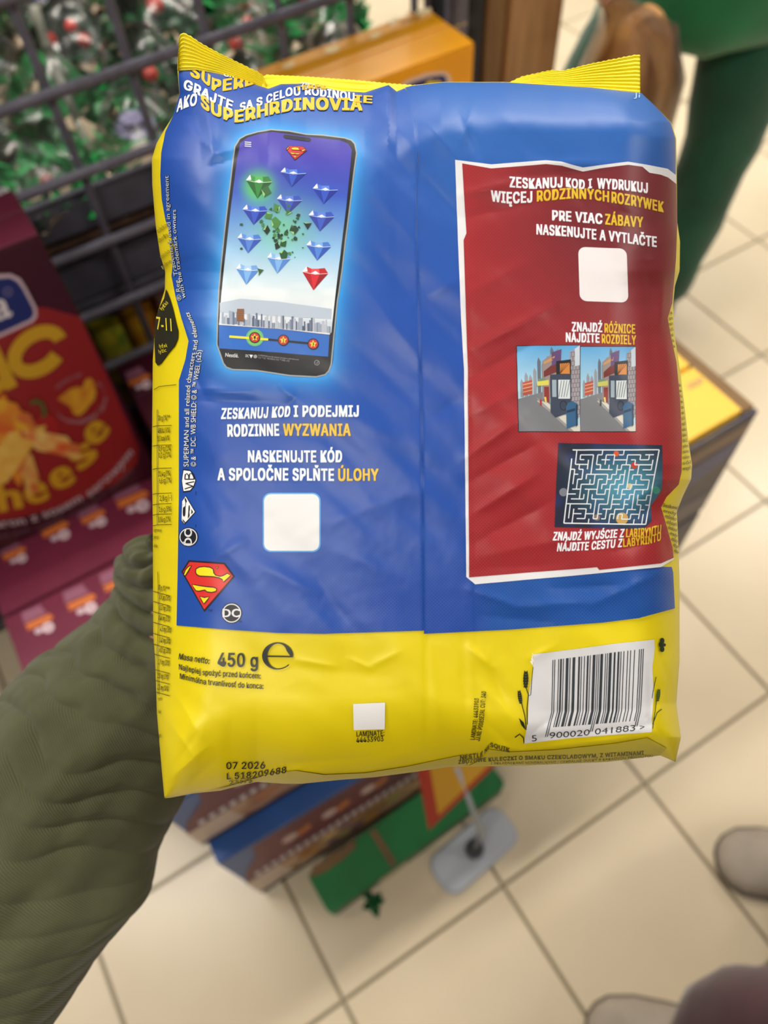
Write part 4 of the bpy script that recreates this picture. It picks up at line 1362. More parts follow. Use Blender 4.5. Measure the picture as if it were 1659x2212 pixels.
tc = nt.nodes.new('ShaderNodeTexCoord')
mp = nt.nodes.new('ShaderNodeMapping')
mp.inputs['Location'].default_value = (0.12005, -0.0665, 0)
nt.links.new(tc.outputs['Object'], mp.inputs[0])
nt.links.new(mp.outputs[0], br.inputs['Vector'])
nt.links.new(br.outputs[0], nt.nodes['Principled BSDF'].inputs['Base Color'])
nt.nodes['Principled BSDF'].inputs['Roughness'].default_value = 0.35
floor = link('floor', me, m)
floor['kind'] = 'structure'
bm = bmesh.new()
box(bm, (-TL_ / 2 + .0036, -TL_ / 2 + .0036, -0.0035), (TL_ / 2 - .0036, TL_ / 2 - .0036, 0.0), 0.0012)
tme = bpy.data.meshes.new('tile')
bm.to_mesh(tme)
bm.free()
tme.materials.append(M_TILE)
for i in range(-4, 12):
    for j in range(-4, 14):
        o = bpy.data.objects.new('tile', tme)
        COL.objects.link(o)
        o.parent = floor
        o.location = ((i + .5) * TL_ - 0.12005, (j + .5) * TL_ + 0.0665, 0)

# ================================================================== wire rack with its shelves
M_WIRE = mat('dark_grey_metal', (96, 94, 108), 0.42, spec=0.5, noise=0.08, nscale=40, bump=0.1, bscale=200)
M_DARK = mat('dark_metal_panel', (78, 78, 90), 0.5, noise=0.08)
M_BLACK = mat('black_metal', (20, 20, 25), 0.5)
rack = empty('wire_rack', 'dark grey wire grid rack with shelves behind the cartons', 'rack', (-0.25, 1.0, 0))
RX, RY = -0.25, 1.0
for k in range(-10, 7):
    x = 0.12 + 0.105 * k
    if x > 0.70: continue
    bm = bmesh.new()
    tube(bm, [(x - RX, 0.010, 0.12), (x - RX, 0.010, 2.0)], 0.0058, 8)
    bmobj('wire', bm, M_WIRE, rack, True)
for k in range(-8, 9):
    z = 1.045 + 0.105 * k
    bm = bmesh.new()
    tube(bm, [(-1.0 - RX, 0.0, z), (0.715 - RX, 0.0, z)], 0.0072, 8)
    bmobj('wire', bm, M_WIRE, rack, True)
for x in (-1.0, 0.715):
    bm = bmesh.new()
    box(bm, (x - RX - .012, -.012, 0), (x - RX + .012, .02, 2.05), .003)
    bmobj('rack_post', bm, M_WIRE, rack)
for z0, z1 in ((0.845, 0.905), (0.738, 0.800)):
    bm = bmesh.new()
    box(bm, (-0.98 - RX, .026, z0), (0.70 - RX, .034, z1), .002)
    bmobj('shelf_front', bm, M_DARK, rack)
for z in (0.40, 0.06):
    bm = bmesh.new()
    box(bm, (-0.98 - RX, .03, z), (0.70 - RX, .68, z + .02), .002)
    bmobj('shelf_board', bm, M_DARK, rack)
bm = bmesh.new()
box(bm, (-0.98 - RX, .03, 0.715), (0.70 - RX, .68, 0.73), .002)
bmobj('shelf_board', bm, M_DARK, rack)
bm = bmesh.new()
box(bm, (-1.0 - RX, .69, 0), (0.715 - RX, .71, 2.05), .003)
bmobj('back_panel', bm, mat('rack_back', (70, 58, 54), 0.6, noise=0.15, nscale=6), rack)
M_SLAT = mat('dark_brown_slat', (92, 68, 54), 0.5, noise=0.3, nscale=20, stretch=(1, 8, 8))
for k in range(17):
    bm = bmesh.new()
    box(bm, (-0.97 - RX, 0.045 + k * .037, 0.815), (0.69 - RX, 0.045 + k * .037 + .022, 0.828), .003)
    bmobj('slat', bm, M_SLAT, rack)
for x in (-0.6, 0.1, 0.6):
    bm = bmesh.new()
    box(bm, (x - RX, .04, 0.731), (x - RX + .02, .67, 0.8145), .002)
    bmobj('slat_bearer', bm, M_DARK, rack)

# ------------------------------------------------------------------ film-wrapped wreaths lying on the slats
M_LEAF = [mat('green_needles', (34, 110, 52), 0.4, noise=0.35, nscale=30), mat('deep_green_leaf', (18, 82, 44), 0.35, noise=0.3, nscale=30), mat('bright_green_leaf', (30, 140, 70), 0.35, noise=0.3, nscale=25)]
M_BERRY = mat('red_berry', (205, 40, 26), 0.3, noise=0.1, coat=0.4)
M_PURP = mat('violet_petal', (66, 56, 150), 0.55, noise=0.3, nscale=60)
M_LILA = mat('lilac_petal', (150, 145, 178), 0.6, noise=0.2, nscale=60)
M_PAPER = mat('beige_paper', (186, 166, 144), 0.7, noise=0.2, nscale=9, bump=0.4, bscale=30)
M_CLEAR = bpy.data.materials.new('clear_film')
M_CLEAR.use_nodes = True
nt = M_CLEAR.node_tree
tr, gl, fr, mx = nt.nodes.new('ShaderNodeBsdfTransparent'), nt.nodes.new('ShaderNodeBsdfGlossy'), nt.nodes.new('ShaderNodeFresnel'), nt.nodes.new('ShaderNodeMixShader')
gl.inputs['Roughness'].default_value = 0.24
gl.inputs['Color'].default_value = (1, 1, 1, 1)
tr.inputs['Color'].default_value = (0.93, 0.94, 0.93, 1)
fr.inputs['IOR'].default_value = 1.6
nt.links.new(fr.outputs[0], mx.inputs[0])
nt.links.new(tr.outputs[0], mx.inputs[1])
nt.links.new(gl.outputs[0], mx.inputs[2])
nt.links.new(mx.outputs[0], nt.nodes['Material Output'].inputs[0])
nt.nodes.remove(nt.nodes['Principled BSDF'])


def leaf(bm, p, d, L, wd, n=None):
    d = Vector(d).normalized()
    n = Vector(n) if n is not None else Vector((random.uniform(-.4, .4), random.uniform(-.4, .4), 1))
    s = d.cross(n).normalized() * wd
    u = s.cross(d).normalized() * wd * .5
    p = Vector(p)
    v = [bm.verts.new(q) for q in (p, p + d * L * .45 + s - u, p + d * L, p + d * L * .45 - s - u, p + d * L * .5 + u * .6)]
    bm.faces.new((v[0], v[1], v[4]))
    bm.faces.new((v[1], v[2], v[4]))
    bm.faces.new((v[2], v[3], v[4]))
    bm.faces.new((v[3], v[0], v[4]))


def crumple(bm, w_, h_, n, amp, seed, curl=0.0):
    V = []
    for j in range(n + 1):
        for i in range(n + 1):
            x, y = (i / n - .5) * w_, (j / n - .5) * h_
            z = amp * float(vnoise(np.array([i * .9 + seed]), np.array([j * .8]), seed)[0] * 2 + vnoise(np.array([i * .37 + seed]), np.array([j * .3]), seed + 3)[0] * 3)
            z -= curl * (x * x + y * y) / (w_ * w_ * .25)
            V.append(bm.verts.new((x, y, z)))
    for j in range(n):
        for i in range(n):
            a = j * (n + 1) + i
            bm.faces.new((V[a], V[a + 1], V[a + n + 2], V[a + n + 1]))


def wreath(label, loc, R, seed, leafmat, berries=(), flower=None, paper=True, rx=0.6, dens=120, needle=True):
    rg_ = random.Random(seed)
    t_ = empty('wrapped_wreath', label, 'wreath', loc, rg_.uniform(0, 6), 'film-wrapped wreaths on the rack shelf')
    bm = bmesh.new()
    for k in range(dens):
        a_ = rg_.uniform(0, 6.283)
        rr_ = R * rg_.uniform(.55, .95)
        p = (rr_ * math.cos(a_), rr_ * math.sin(a_), .03 + rg_.uniform(-.01, .03))
        d = (math.cos(a_ + rg_.uniform(-1.3, 1.3)), math.sin(a_ + rg_.uniform(-1.3, 1.3)), rg_.uniform(-.1, .7))
        leaf(bm, p, d, R * (rg_.uniform(.45, .75)), R * (.045 if needle else .19))
    o = bmobj('foliage', bm, leafmat, t_)
    o['kind'] = 'stuff'
    bm = bmesh.new()
    tube(bm, [(R * .75 * math.cos(k * math.pi / 12), R * .75 * math.sin(k * math.pi / 12), .026) for k in range(25)], R * .12, 8)
    bmobj('ring', bm, leafmat, t_, True)
    for (bx, by, br_) in berries:
        bm = bmesh.new()
        bmesh.ops.create_icosphere(bm, subdivisions=2, radius=br_, matrix=Matrix.Translation((bx, by, .075)))
        bmobj('berry', bm, M_BERRY, t_, True)
    if flower:
        fx, fy, fr_, fm = flower
        for q in range(11):
            bm = bmesh.new()
            a_ = q * 2 * math.pi / 11
            leaf(bm, (fx, fy, .075), (math.cos(a_), math.sin(a_), .35), fr_, fr_ * .33, (0, 0, 1))
            leaf(bm, (fx, fy, .085), (math.cos(a_ + .28), math.sin(a_ + .28), .8), fr_ * .7, fr_ * .28, (0, 0, 1))
            bmobj('petal', bm, fm, t_)
    if paper:
        bm = bmesh.new()
        crumple(bm, R * 2.3, R * 2.3, 9, .012, seed, -.02)
        for v in bm.verts: v.co.z += .012
        bmobj('backing_paper', bm, M_PAPER, t_)
    bm = bmesh.new()
    crumple(bm, R * 2.3, R * 2.3, 9, .012, seed + 5, .05)
    for v in bm.verts: v.co.z += .12
    bmobj('clear_wrap', bm, M_CLEAR, t_, True)
    return t_


ZS = 0.832


def at_shelf(px, py, Z=0.9): return ray_on((px, py), Z=Z)


for lab, x, y, lm, bers, fl, nd in [
    ('dark leafy wreath in the front row on the slats, leftmost', -.075, 1.105, 1, [], None, False),
    ('glossy broad-leaved green wreath in the front row, second from the left', .08, 1.105, 2, [(-.02, -.04, .011)], None, False),
    ('wreath with a lilac flower in the front row, near the cereal bag corner', .235, 1.105, 2, [], (.01, -.01, .036, M_LILA), True),
    ('pale wreath with two red berries in the front row, above the cereal bag corner', .39, 1.105, 1, [(.04, .0, .011), (-.02, -.04, .010)], None, False),
    ('wreath with two large red berries in the front row, behind the orange carton', .545, 1.105, 1, [(.0, .0, .018), (.03, .01, .014)], None, True),
    ('dark needle wreath in the second row, leftmost', .0, 1.265, 1, [], None, True),
    ('broad-leaved bright wreath without berries in the second row', .155, 1.265, 2, [], None, False),
    ('wreath with one dark red berry and deep green leaves in the second row', .31, 1.265, 1, [(-.02, .03, .012)], None, False),
    ('needle wreath with two red berries in the second row', .465, 1.265, 0, [(.02, .03, .012), (-.03, -.01, .011)], None, True),
    ('bright green wreath with one red berry in the second row, rightmost', .62, 1.265, 2, [(.03, -.03, .013)], None, False),
    ('bright needle wreath in the third row, leftmost', .08, 1.425, 0, [], None, True),
    ('leafy wreath with three red berries in the third row', .235, 1.425, 1, [(.0, .03, .012), (.03, -.01, .011), (-.03, -.02, .012)], None, False),
    ('pale wreath with a single orange berry in the third row', .39, 1.425, 1, [(.01, .0, .015)], None, False),
    ('broad-leaved wreath in the third row, rightmost', .545, 1.425, 2, [], None, False),
    ('needle wreath in the back row, leftmost', .09, 1.585, 0, [], None, True),
    ('wreath with a violet flower and fringed green needles in the back row', .245, 1.585, 0, [(.05, -.03, .012)], (0.0, 0.0, .042, M_PURP), True),
    ('wreath with four orange-red berries on pale paper in the back row', .40, 1.585, 0, [(.02, .02, .016), (-.03, .03, .014), (.04, -.03, .015), (-.04, -.03, .014)], None, True),
    ('bright leafy wreath in the back row, nearest the round vase', .555, 1.585, 2, [], None, False)]:
    wreath(lab, (x, y, ZS + .006), .064, int(x * 1000 + y * 100), M_LEAF[lm], bers, fl, needle=nd)
bm = bmesh.new()
q0, q1, q2 = ray_on((72, 10), Z=1.02), ray_on((112, 130), Z=.95), ray_on((215, 370), Z=.86)
tube(bm, [q0, q1 * .5 + q0 * .5 + np.array([0, 0, .005]), q1, q1 * .5 + q2 * .5, q2], [.008, .007, .009, .007, .006], 8)
tag(bmobj('plastic_tube', bm, mat('milky_plastic', (150, 152, 140), 0.25, trans=0.3, bump=0.6, bscale=120), None, True), 'milky twisted plastic tube leaning across the wreaths', 'tube')
bm = bmesh.new()
bmesh.ops.create_uvsphere(bm, u_segments=20, v_segments=12, radius=.06)
vv = [v for v in bm.verts if v.co.z > .055]
bmesh.ops.delete(bm, geom=vv, context='VERTS')
for v in bm.verts: v.co.z = v.co.z * .85 + .051
q = ray_on((780, 8), Z=.9)
o = bmobj('round_vase', bm, mat('beige_ceramic', (214, 196, 160), 0.4), None, True)
o.location = (.66, 1.47, ZS)
tag(o, 'round beige vase behind the orange carton', 'vase')

# ------------------------------------------------------------------ sweets on the low rack shelf
M_TRAY = mat('brown_cardboard', (128, 100, 68), 0.75, noise=0.1, nscale=20)
cols = [((190, 42, 30), (216, 190, 40)), ((150, 160, 40), (40, 110, 50)), ((176, 36, 60), (230, 210, 190)), ((200, 70, 30), (236, 220, 200)), ((50, 120, 50), (220, 200, 50)), ((170, 30, 40), (226, 170, 40))]
SW = [('red bag with yellow print', 0), ('lime bag with green print', 1), ('crimson bag with pale print', 2), ('orange-red bag with cream print', 3), ('green bag with yellow print', 4), ('dark red bag with amber print', 5)]
mats_a = [mat('sweet_bag_%s' % n, c[0], 0.3, spec=.5, nscale=38, col2=c[1], bump=.5, bscale=40) for n, c in zip(['red', 'lime', 'crimson', 'orange', 'green', 'wine'], cols)]
n_ = 0
for r_ in range(2):
    for k in range(9):
        x = -0.06 + k * .062
        y = 1.09 + r_ * .10
        ci = (k * 2 + r_ * 3) % 6
        bm = bmesh.new()
        V = []
        for j in range(9):
            for i in range(7):
                u, v = i / 6 - .5, j / 8
                th = .018 * math.cos(math.pi * u) * math.sin(math.pi * min(max(v, .04), .96)) ** .6
                V.append((u * .056, th, v * .16))
        nb = len(V)
        V += [(p[0], -p[1], p[2]) for p in V]
        vs = [bm.verts.new(p) for p in V]
        for j in range(8):
            for i in range(6):
                a_ = j * 7 + i
                bm.faces.new((vs[a_], vs[a_ + 7], vs[a_ + 8], vs[a_ + 1]))
                bm.faces.new((vs[a_ + nb], vs[a_ + 1 + nb], vs[a_ + 8 + nb], vs[a_ + 7 + nb]))
        bmesh.ops.remove_doubles(bm, verts=bm.verts[:], dist=.0008)
        o = bmobj('sweet_bag', bm, mats_a[ci], None, True)
        o.location = (x, y, .475)
        o.rotation_euler = (random.uniform(-.05, .05), 0, random.uniform(-.15, .15))
        nth = ['first', 'second', 'third', 'fourth', 'fifth', 'sixth', 'seventh', 'eighth', 'ninth'][k]
        tag(o, 'small %s, %s from left in the %s sweets row' % (SW[ci][0], nth, ['front', 'back'][r_]), 'sweets', 'small bags of sweets on the low rack shelf')
bm = bmesh.new()
box(bm, (-.10, 1.045, .425), (.50, 1.26, .472), .002)
tag(bmobj('display_tray', bm, M_TRAY), 'brown cardboard tray under the small bags of sweets', 'tray')


# ================================================================== cartons
def px_surf(P0, N, parent):
    """surface map: picture point -> point of a world plane, in the parent's frame"""
    P0, N = np.array(P0, float), np.array(N, float)
    N = N / np.linalg.norm(N)
    inv_ = np.array(parent.matrix_world.inverted())

    def f(V, Z):
        d = np.stack([(V[:, 0] - CX) / FPX, -(V[:, 1] - CY) / FPX, -np.ones(len(V))], 1) @ RW.T
        t_ = ((P0 - CPOS) @ N) / (d @ N)
        P = CPOS + d * t_[:, None] + N * Z[:, None]
        P = P @ inv_[:3, :3].T + inv_[:3, 3]
        return P, np.tile(inv_[:3, :3] @ N, (len(V), 1))
    return f


def flat_surf(O, U, Vv):
    O, U, Vv = [np.array(a_, float) for a_ in (O, U, Vv)]
    N = np.cross(U, Vv)
    N /= np.linalg.norm(N)

    def f(V, Z):
        return O + V[:, :1] * U + V[:, 1:2] * Vv + Z[:, None] * N, np.tile(N, (len(V), 1))
    return f


def carton(name, label, lo, hi, m_, rz=0.0, group=None, seam='x', flap=None, cat='carton'):
    """cardboard box standing at lo..hi (before turning), with two lid flaps"""
    c = ((lo[0] + hi[0]) / 2, (lo[1] + hi[1]) / 2, lo[2])
    e = empty(name, label, cat, c, rz, group)
    bpy.context.view_layer.update()
    w_, d_, h_ = (hi[0] - lo[0]) / 2, (hi[1] - lo[1]) / 2, hi[2] - lo[2]
    bm = bmesh.new()
    box(bm, (-w_, -d_, 0), (w_, d_, h_ - .002), .003, seg=2)
    bmobj('carton_body', bm, m_, e)
    for s_ in (-1, 1):
        bm = bmesh.new()
        if seam == 'x':
            a_ = (-w_ + .001, (-d_ + .001) if s_ < 0 else .0012, h_ - .002)
            b_ = (w_ - .001, -.0012 if s_ < 0 else d_ - .001, h_)
        else:
            a_ = ((-w_ + .001) if s_ < 0 else .0012, -d_ + .001, h_ - .002)
            b_ = (-.0012 if s_ < 0 else w_ - .001, d_ - .001, h_)
        box(bm, a_, b_, .0008)
        bmobj('lid_flap', bm, flap or m_, e)
    return e


M_MAR = mat('maroon_card', (112, 36, 62), 0.36, noise=0.05, nscale=12, spec=.5)
M_MARD = mat('deep_maroon_card', (62, 14, 30), 0.45, noise=0.05, nscale=12)
M_YCARD = mat('orange_yellow_card', (240, 164, 4), 0.34, noise=0.03, nscale=12, spec=.5)
M_YCARD2 = mat('warm_yellow_card', (250, 200, 60), 0.4, noise=0.03, nscale=12)
M_NAVY = mat('navy_card', (58, 60, 86), 0.45, noise=0.2, nscale=25, col2=(96, 84, 78))

# ---- tall pasta carton, its front printed
pasta = carton('pasta_carton', 'large dark red pasta carton with yellow lettering and pasta picture, at the left edge', (-0.37, 0.85, 0.505), (0.029, 0.955, 0.982), M_MARD, seam='x', flap=mat('plum_card', (98, 28, 52), 0.4))
sf = px_surf((0, 0.85, 0), (0, -1, 0), pasta)
K1 = 0.0008
a = Art()
a.poly([(-60, 700), (0, 672), (60, 662), (100, 664), (172, 684), (226, 800), (300, 968), (296, 1000), (255, 1040), (190, 1072), (110, 1100), (40, 1118), (-60, 1130)], (146, 30, 26), K1, step=30)
a.build('red_roundel', sf, M_CARD, pasta, 'brighter red field of the print')
a = Art()
a.poly([(-70, 612), (-10, 592), (22, 590), (42, 600), (54, 618), (78, 664), (79, 682), (70, 694), (0, 726), (-70, 750)], (214, 190, 200), K1 * 2, step=30)
a.poly([(-70, 620), (-10, 600), (20, 597), (36, 606), (48, 622), (71, 666), (71, 679), (64, 688), (-2, 718), (-70, 742)], (26, 40, 108), K1 * 3, step=30)
a.text('Lubella', [(-230, 780), (-80, 716), (24, 678)], 60, (222, 214, 222), K1 * 4, bold=.03, up=(-.32, -1))
a.line(circ(15, 627, 8, 14), 2, (150, 140, 190), K1 * 4, closed=True)
a.build('brand_badge', sf, M_CARD, pasta, 'blue badge with white letters and pale rim')
a = Art()
# "mac" ends in view
cc = [(80 + 50 * math.cos(t_) - 3 * math.sin(t_), 757 + 41 * math.sin(t_) - 14 * math.cos(t_)) for t_ in np.radians(np.arange(-18, -331, -12))]
a.line(cc[::-1], 30, (206, 158, 24), K1 * 3)
a.build('lettering', sf, M_CARD, pasta, 'large yellow letter c')
a = Art()
a.line([(-22, 740), (2, 790), (25, 836)], 27, (206, 158, 24), K1 * 3)
a.line([(-34 + 44 * math.cos(t_), 806 + 40 * math.sin(t_)) for t_ in np.radians(np.arange(0, 360, 20))], 22, (206, 158, 24), K1 * 2.4, closed=True)
a.build('lettering', sf, M_CARD, pasta, 'large yellow letter a cut by the frame')
for ch, x, y, an in [('c', -70, 1130, -8), ('h', 2, 1102, -12), ('e', 62, 1088, -18), ('e', 122, 1058, -28), ('s', 176, 1012, -40), ('e', 208, 962, -50)]:
    c_, s_ = math.cos(math.radians(an)), math.sin(math.radians(an))
    a = Art()
    a.text(ch, [(x, y), (x + 44 * c_, y + 44 * s_)], 62 if ch != 'h' else 58, (206, 156, 26), K1 * 3, bold=.06)
    a.build('lettering', sf, M_CARD, pasta, 'yellow letter %s of the curved word' % ch)
a = Art()
a.text('makaron z sosem serowym', [(-70, 1148), (0, 1136), (60, 1128), (130, 1104), (200, 1066), (250, 1022), (286, 978)], 17, (206, 180, 186), K1 * 3, bold=.03)
a.build('lettering', sf, M_CARD, pasta, 'pale curved line of writing')
a = Art()
a.text('macaroni with cheese sauce and tomato', [(-70, 1168), (0, 1160), (90, 1140), (170, 1104), (240, 1058), (288, 1014)], 9, (110, 76, 88), K1 * 3, bold=.02)
a.build('lettering', sf, M_CARD, pasta, 'dim curved line of writing')
# pasta, pepper and cheese
a = Art()


PEN = [0]


def penne(x, y, L, w_, an, c1, c2):
    PEN[0] += 1
    lz = K1 * (3 + PEN[0] * .4)
    c_, s_ = math.cos(an), math.sin(an)
    T_ = lambda p: (x + p[0] * c_ - p[1] * s_, y + p[0] * s_ + p[1] * c_)
    mixc = lambda V: (lambda k: lin(c1) * (1 - k) + lin(c2) * k)(np.clip(.5 + vnoise(V[:, 0] / 22, V[:, 1] / 16, 3) * 1.6, 0, 1)[:, None])
    a.poly([T_(p) for p in [(-L / 2, -w_ / 2), (L / 2 - w_ * .2, -w_ / 2), (L / 2 + w_ * .8, w_ / 2 - 3), (L / 2 + w_ * .6, w_ / 2), (-L / 2 + w_ * .8, w_ / 2), (-L / 2 - w_ * .1, -w_ / 2 + 6)]], mixc, lz, step=8)
    a.poly([T_((L / 2 + w_ * .28 + w_ * .36 * math.cos(q), w_ * .02 + w_ * .26 * math.sin(q))) for q in np.linspace(0, 6.1, 12)], (206, 110, 50), lz + K1 * .2, step=8)


penne(10, 925, 130, 74, 1.05, (226, 160, 36), (214, 100, 30))
penne(5, 1000, 150, 60, -.95, (224, 170, 60), (232, 190, 90))
penne(98, 952, 100, 42, .20, (232, 200, 110), (216, 90, 34))
penne(60, 1012, 60, 34, 1.25, (222, 180, 90), (206, 120, 60))
penne(-20, 880, 120, 50, .25, (230, 176, 40), (216, 120, 36))
a.build('pasta_picture', sf, M_CARD, pasta, 'printed yellow penne')
a = Art()
a.poly([(74, 905), (84, 896), (104, 893), (118, 897), (126, 914), (128, 934), (116, 948), (92, 946), (74, 930)], (164, 30, 26), K1 * 2.4, step=10)
a.line([(64, 868), (76, 862), (88, 868), (94, 882), (92, 898)], 9, (84, 96, 40), K1 * 5)
a.build('pepper_picture', sf, M_CARD, pasta, 'printed red pepper with green stalk')
a = Art()
a.poly([(122, 860), (150, 838), (166, 832), (178, 836), (180, 826), (186, 816), (196, 815), (203, 826), (206, 846), (202, 862), (192, 872), (182, 886), (170, 896), (158, 892), (150, 876), (134, 866)], lambda V: (lambda k: lin((216, 160, 34)) * (1 - k) + lin((196, 108, 22)) * k)(np.clip(.4 + vnoise(V[:, 0] / 18, V[:, 1] / 18, 5) * 1.8, 0, 1)[:, None]), K1 * 3, step=8)
a.build('cheese_picture', sf, M_CARD, pasta, 'printed lump of yellow cheese')
a = Art()
a.text('pyszny ser', [(122, 836), (150, 818), (178, 808)], 9, (170, 120, 130), K1 * 3)
a.build('lettering', sf, M_CARD, pasta, 'tiny pale writing above the cheese')
a = Art()
a.text('bez konserwantów i barwników', [(114, 876), (122, 894), (144, 910), (172, 914), (200, 904), (222, 884), (230, 860), (222, 836), (210, 828)], 12, (186, 140, 146), K1 * 3, bold=.02)
a.build('lettering', sf, M_CARD, pasta, 'tiny pale ring of writing round the cheese')
a = Art()
sl = px_surf((0, 0, 0.9825), (0, 0, 1), pasta)
a.text('Lubella', [(-40, 440), (20, 412)], 15, (226, 220, 226), .0003, bold=.03)
a.build('lettering', sl, M_CARD, pasta, 'white lettering on the lid')


# ---- maroon cartons with printed lids, stacked to the floor behind the sleeve
def lid_marks(e, zt, marks, plane=None):
    s_f = px_surf((0, 0, zt), (0, 0, 1), e)
    for (x, y, sc, an) in marks:
        c_, s_ = math.cos(an), math.sin(an)
        T_ = lambda p: (x + (p[0] * c_ - p[1] * s_) * sc, y + (p[0] * s_ + p[1] * c_) * sc)
        b = Art()
        b.poly([T_(p) for p in [(-30, -8), (28, -8), (34, 0), (28, 6), (-30, 6), (-26, -1)]], (214, 116, 50), .0006, step=20)
        b.poly([T_(p) for p in circ(14, 18, 13, 14, ry=11)], (226, 200, 208), .0005, step=20)
        b.poly([T_(p) for p in circ(15, 18, 4, 10)], (128, 60, 84), .0009, step=20)
        b.poly([T_(p) for p in circ(-8, 16, 9, 12, ry=6)], (214, 184, 196), .0004, step=20)
        b.poly([T_(p) for p in [(-26, -34), (18, -34), (24, -12), (-30, -12)]], (150, 92, 116), .0004, step=20)
        b.build('printed_mark', s_f, M_CARD, e, 'orange ribbon and pale emblem')


ZM = 0.5
GM = 'maroon cartons stacked under the pasta carton'
m1 = carton('maroon_carton', 'maroon carton with printed lid just below the pasta carton, back one of two', (-0.277, 0.740, 0.25), (0.14, 0.955, ZM), M_MAR, group=GM)
m2 = carton('maroon_carton', 'maroon carton with printed lid nearest the olive sleeve, front one of two', (-0.277, 0.52, 0.25), (0.14, 0.735, ZM), M_MAR, group=GM)
carton('maroon_carton', 'maroon carton on the floor beneath the back printed one', (-0.277, 0.740, 0.0), (0.14, 0.955, 0.249), M_MAR, group=GM)
carton('maroon_carton', 'maroon carton on the floor beneath the front printed one', (-0.277, 0.52, 0.0), (0.14, 0.735, 0.249), M_MAR, group=GM)
lid_marks(m1, ZM, [(30, 1197, .85, -.42), (118, 1145, 1.0, -.45), (200, 1118, .9, -.45), (285, 1080, 1.15, -.4)])
lid_marks(m2, ZM, [(84, 1345, 1.0, -.42), (175, 1302, 1.05, -.42), (252, 1262, 1.0, -.42)])
m3 = carton('maroon_carton', 'dark maroon carton seen between the pasta carton and the cereal bag', (0.045, 0.80, 0.501), (0.212, 0.955, 0.66), M_MARD, group=GM)
lid_marks(m3, 0.66, [(300, 822, .8, -.4)])

# ---- orange carton at the top
yc = carton('orange_carton', 'orange-yellow carton with glossy lid standing at the top above the cereal bag', (0.345, 0.868, 0.751), (0.650, 0.984, 1.0), M_YCARD, seam='x')
carton('orange_carton', 'orange carton hidden beneath the top one, upper', (0.345, 0.868, 0.501), (0.650, 0.984, 0.750), M_YCARD, seam='x')
s_y = px_surf((0, 0, 1.0), (0, 0, 1), yc)
for x, y, w_, c in [(621, 142, 30, (246, 214, 150)), (716, 108, 32, (250, 226, 160)), (810, 78, 24, (250, 214, 140)), (850, 48, 16, (250, 226, 180)), (912, 27, 38, (250, 226, 170))]:
    b = Art()
    b.poly([(x - w_ / 2, y + 6), (x - w_ / 4, y - 5), (x + w_ / 2, y - 10), (x + w_ / 2, y), (x, y + 8)], c, .0004, step=20)
    b.poly([(x - w_, y + 4), (x - w_ * .6, y - 2), (x - w_ * .5, y + 4)], (214, 140, 10), .0004, step=20)
    b.build('printed_mark', s_y, M_CARD, yc, 'pale printed mark on the lid')
b = Art()
b.text('OTWÓRZ', [(868, 56), (908, 40)], 9, (120, 76, 10), .0004, bold=.03)
b.build('lettering', s_y, M_CARD, yc, 'small dark word on the lid')
b = Art()
for k in range(9): b.line([(888 + k * 14, 90 - k * 4.6), (895 + k * 14, 87.6 - k * 4.6)], 2, (250, 200, 90), .0004)
b.build('perforation', s_y, M_CARD, yc)
s_y2 = px_surf((0, 0.868, 0), (0, -1, 0), yc)
b = Art()
b.poly([(852, 200), (862, 186), (880, 172), (920, 158), (955, 154), (968, 158), (974, 170), (976, 200)], (226, 200, 190), .0004, step=20)
b.poly([(862, 200), (872, 188), (890, 177), (925, 166), (955, 161), (963, 165), (968, 200)], (26, 32, 110), .0008, step=20)
b.poly([(912, 200), (920, 178), (930, 171), (938, 178), (944, 172), (952, 178), (956, 200)], (236, 206, 40), .0012, step=20)
b.build('brand_badge', s_y2, M_CARD, yc, 'navy badge with pale rim and yellow crown')

carton('orange_carton', 'orange carton hidden low beneath the top one, third down', (0.345, 0.868, 0.251), (0.650, 0.984, 0.500), M_YCARD, seam='x')
carton('orange_carton', 'orange carton standing on the floor at the foot of its column', (0.345, 0.868, 0.0), (0.650, 0.984, 0.250), M_YCARD, seam='x')

# ---- yellow carton stack on the right
SX1, SY0, SZ = 0.727, 0.312, 0.75
for k in range(3):
    z0 = k * .25
    tr_ = empty('shelf_tray', ['brown cardboard tray on the floor, bottom of the right-hand stack', 'brown cardboard tray in the middle of the right-hand stack', 'brown cardboard tray holding yellow cartons, top of the right-hand stack'][k], 'tray', (SX1 - .17, SY0 + .26, z0), 0, 'cardboard trays of the right-hand stack')
    for nm, a_, b_ in [('tray_wall', (.148, -.252, .0), (.170, .26, .242)), ('tray_wall', (-.170, -.252, .0), (-.148, .26, .242)), ('tray_wall', (-.148, .245, .0), (.148, .26, .20)), ('tray_base', (-.148, -.235, 0), (.148, .245, .006))]:
        bm = bmesh.new()
        box(bm, a_, b_, .002)
        bmobj(nm, bm, M_TRAY, tr_)
    bm = bmesh.new()
    box(bm, (-.170, -.26, 0), (.170, -.253, .240), .002)
    bmobj('printed_front', bm, M_NAVY, tr_, False)['label'] = 'dark navy printed front'
    for q in range(5):
        yy = SY0 + .009 + q * .0945
        nth = ['front', 'second', 'third', 'fourth', 'rear'][q]
        carton('yellow_carton', 'bright yellow carton, %s in the %s tray of the right-hand stack' % (nth, ['bottom', 'middle', 'top'][k]), (SX1 - .318, yy, z0 + .007), (SX1 - .0235, yy + .091, z0 + .248), M_YCARD2, group='yellow cartons in the right-hand trays', seam='y')
top_front = [o for o in COL.objects if o.name.startswith('yellow_carton') and 'front in the top' in o.get('label', '')][0]
b = Art()
b.text('CACAO', [(1488, 842), (1520, 826)], 13, (150, 120, 130), .0004, bold=.02)
bpy.context.view_layer.update()
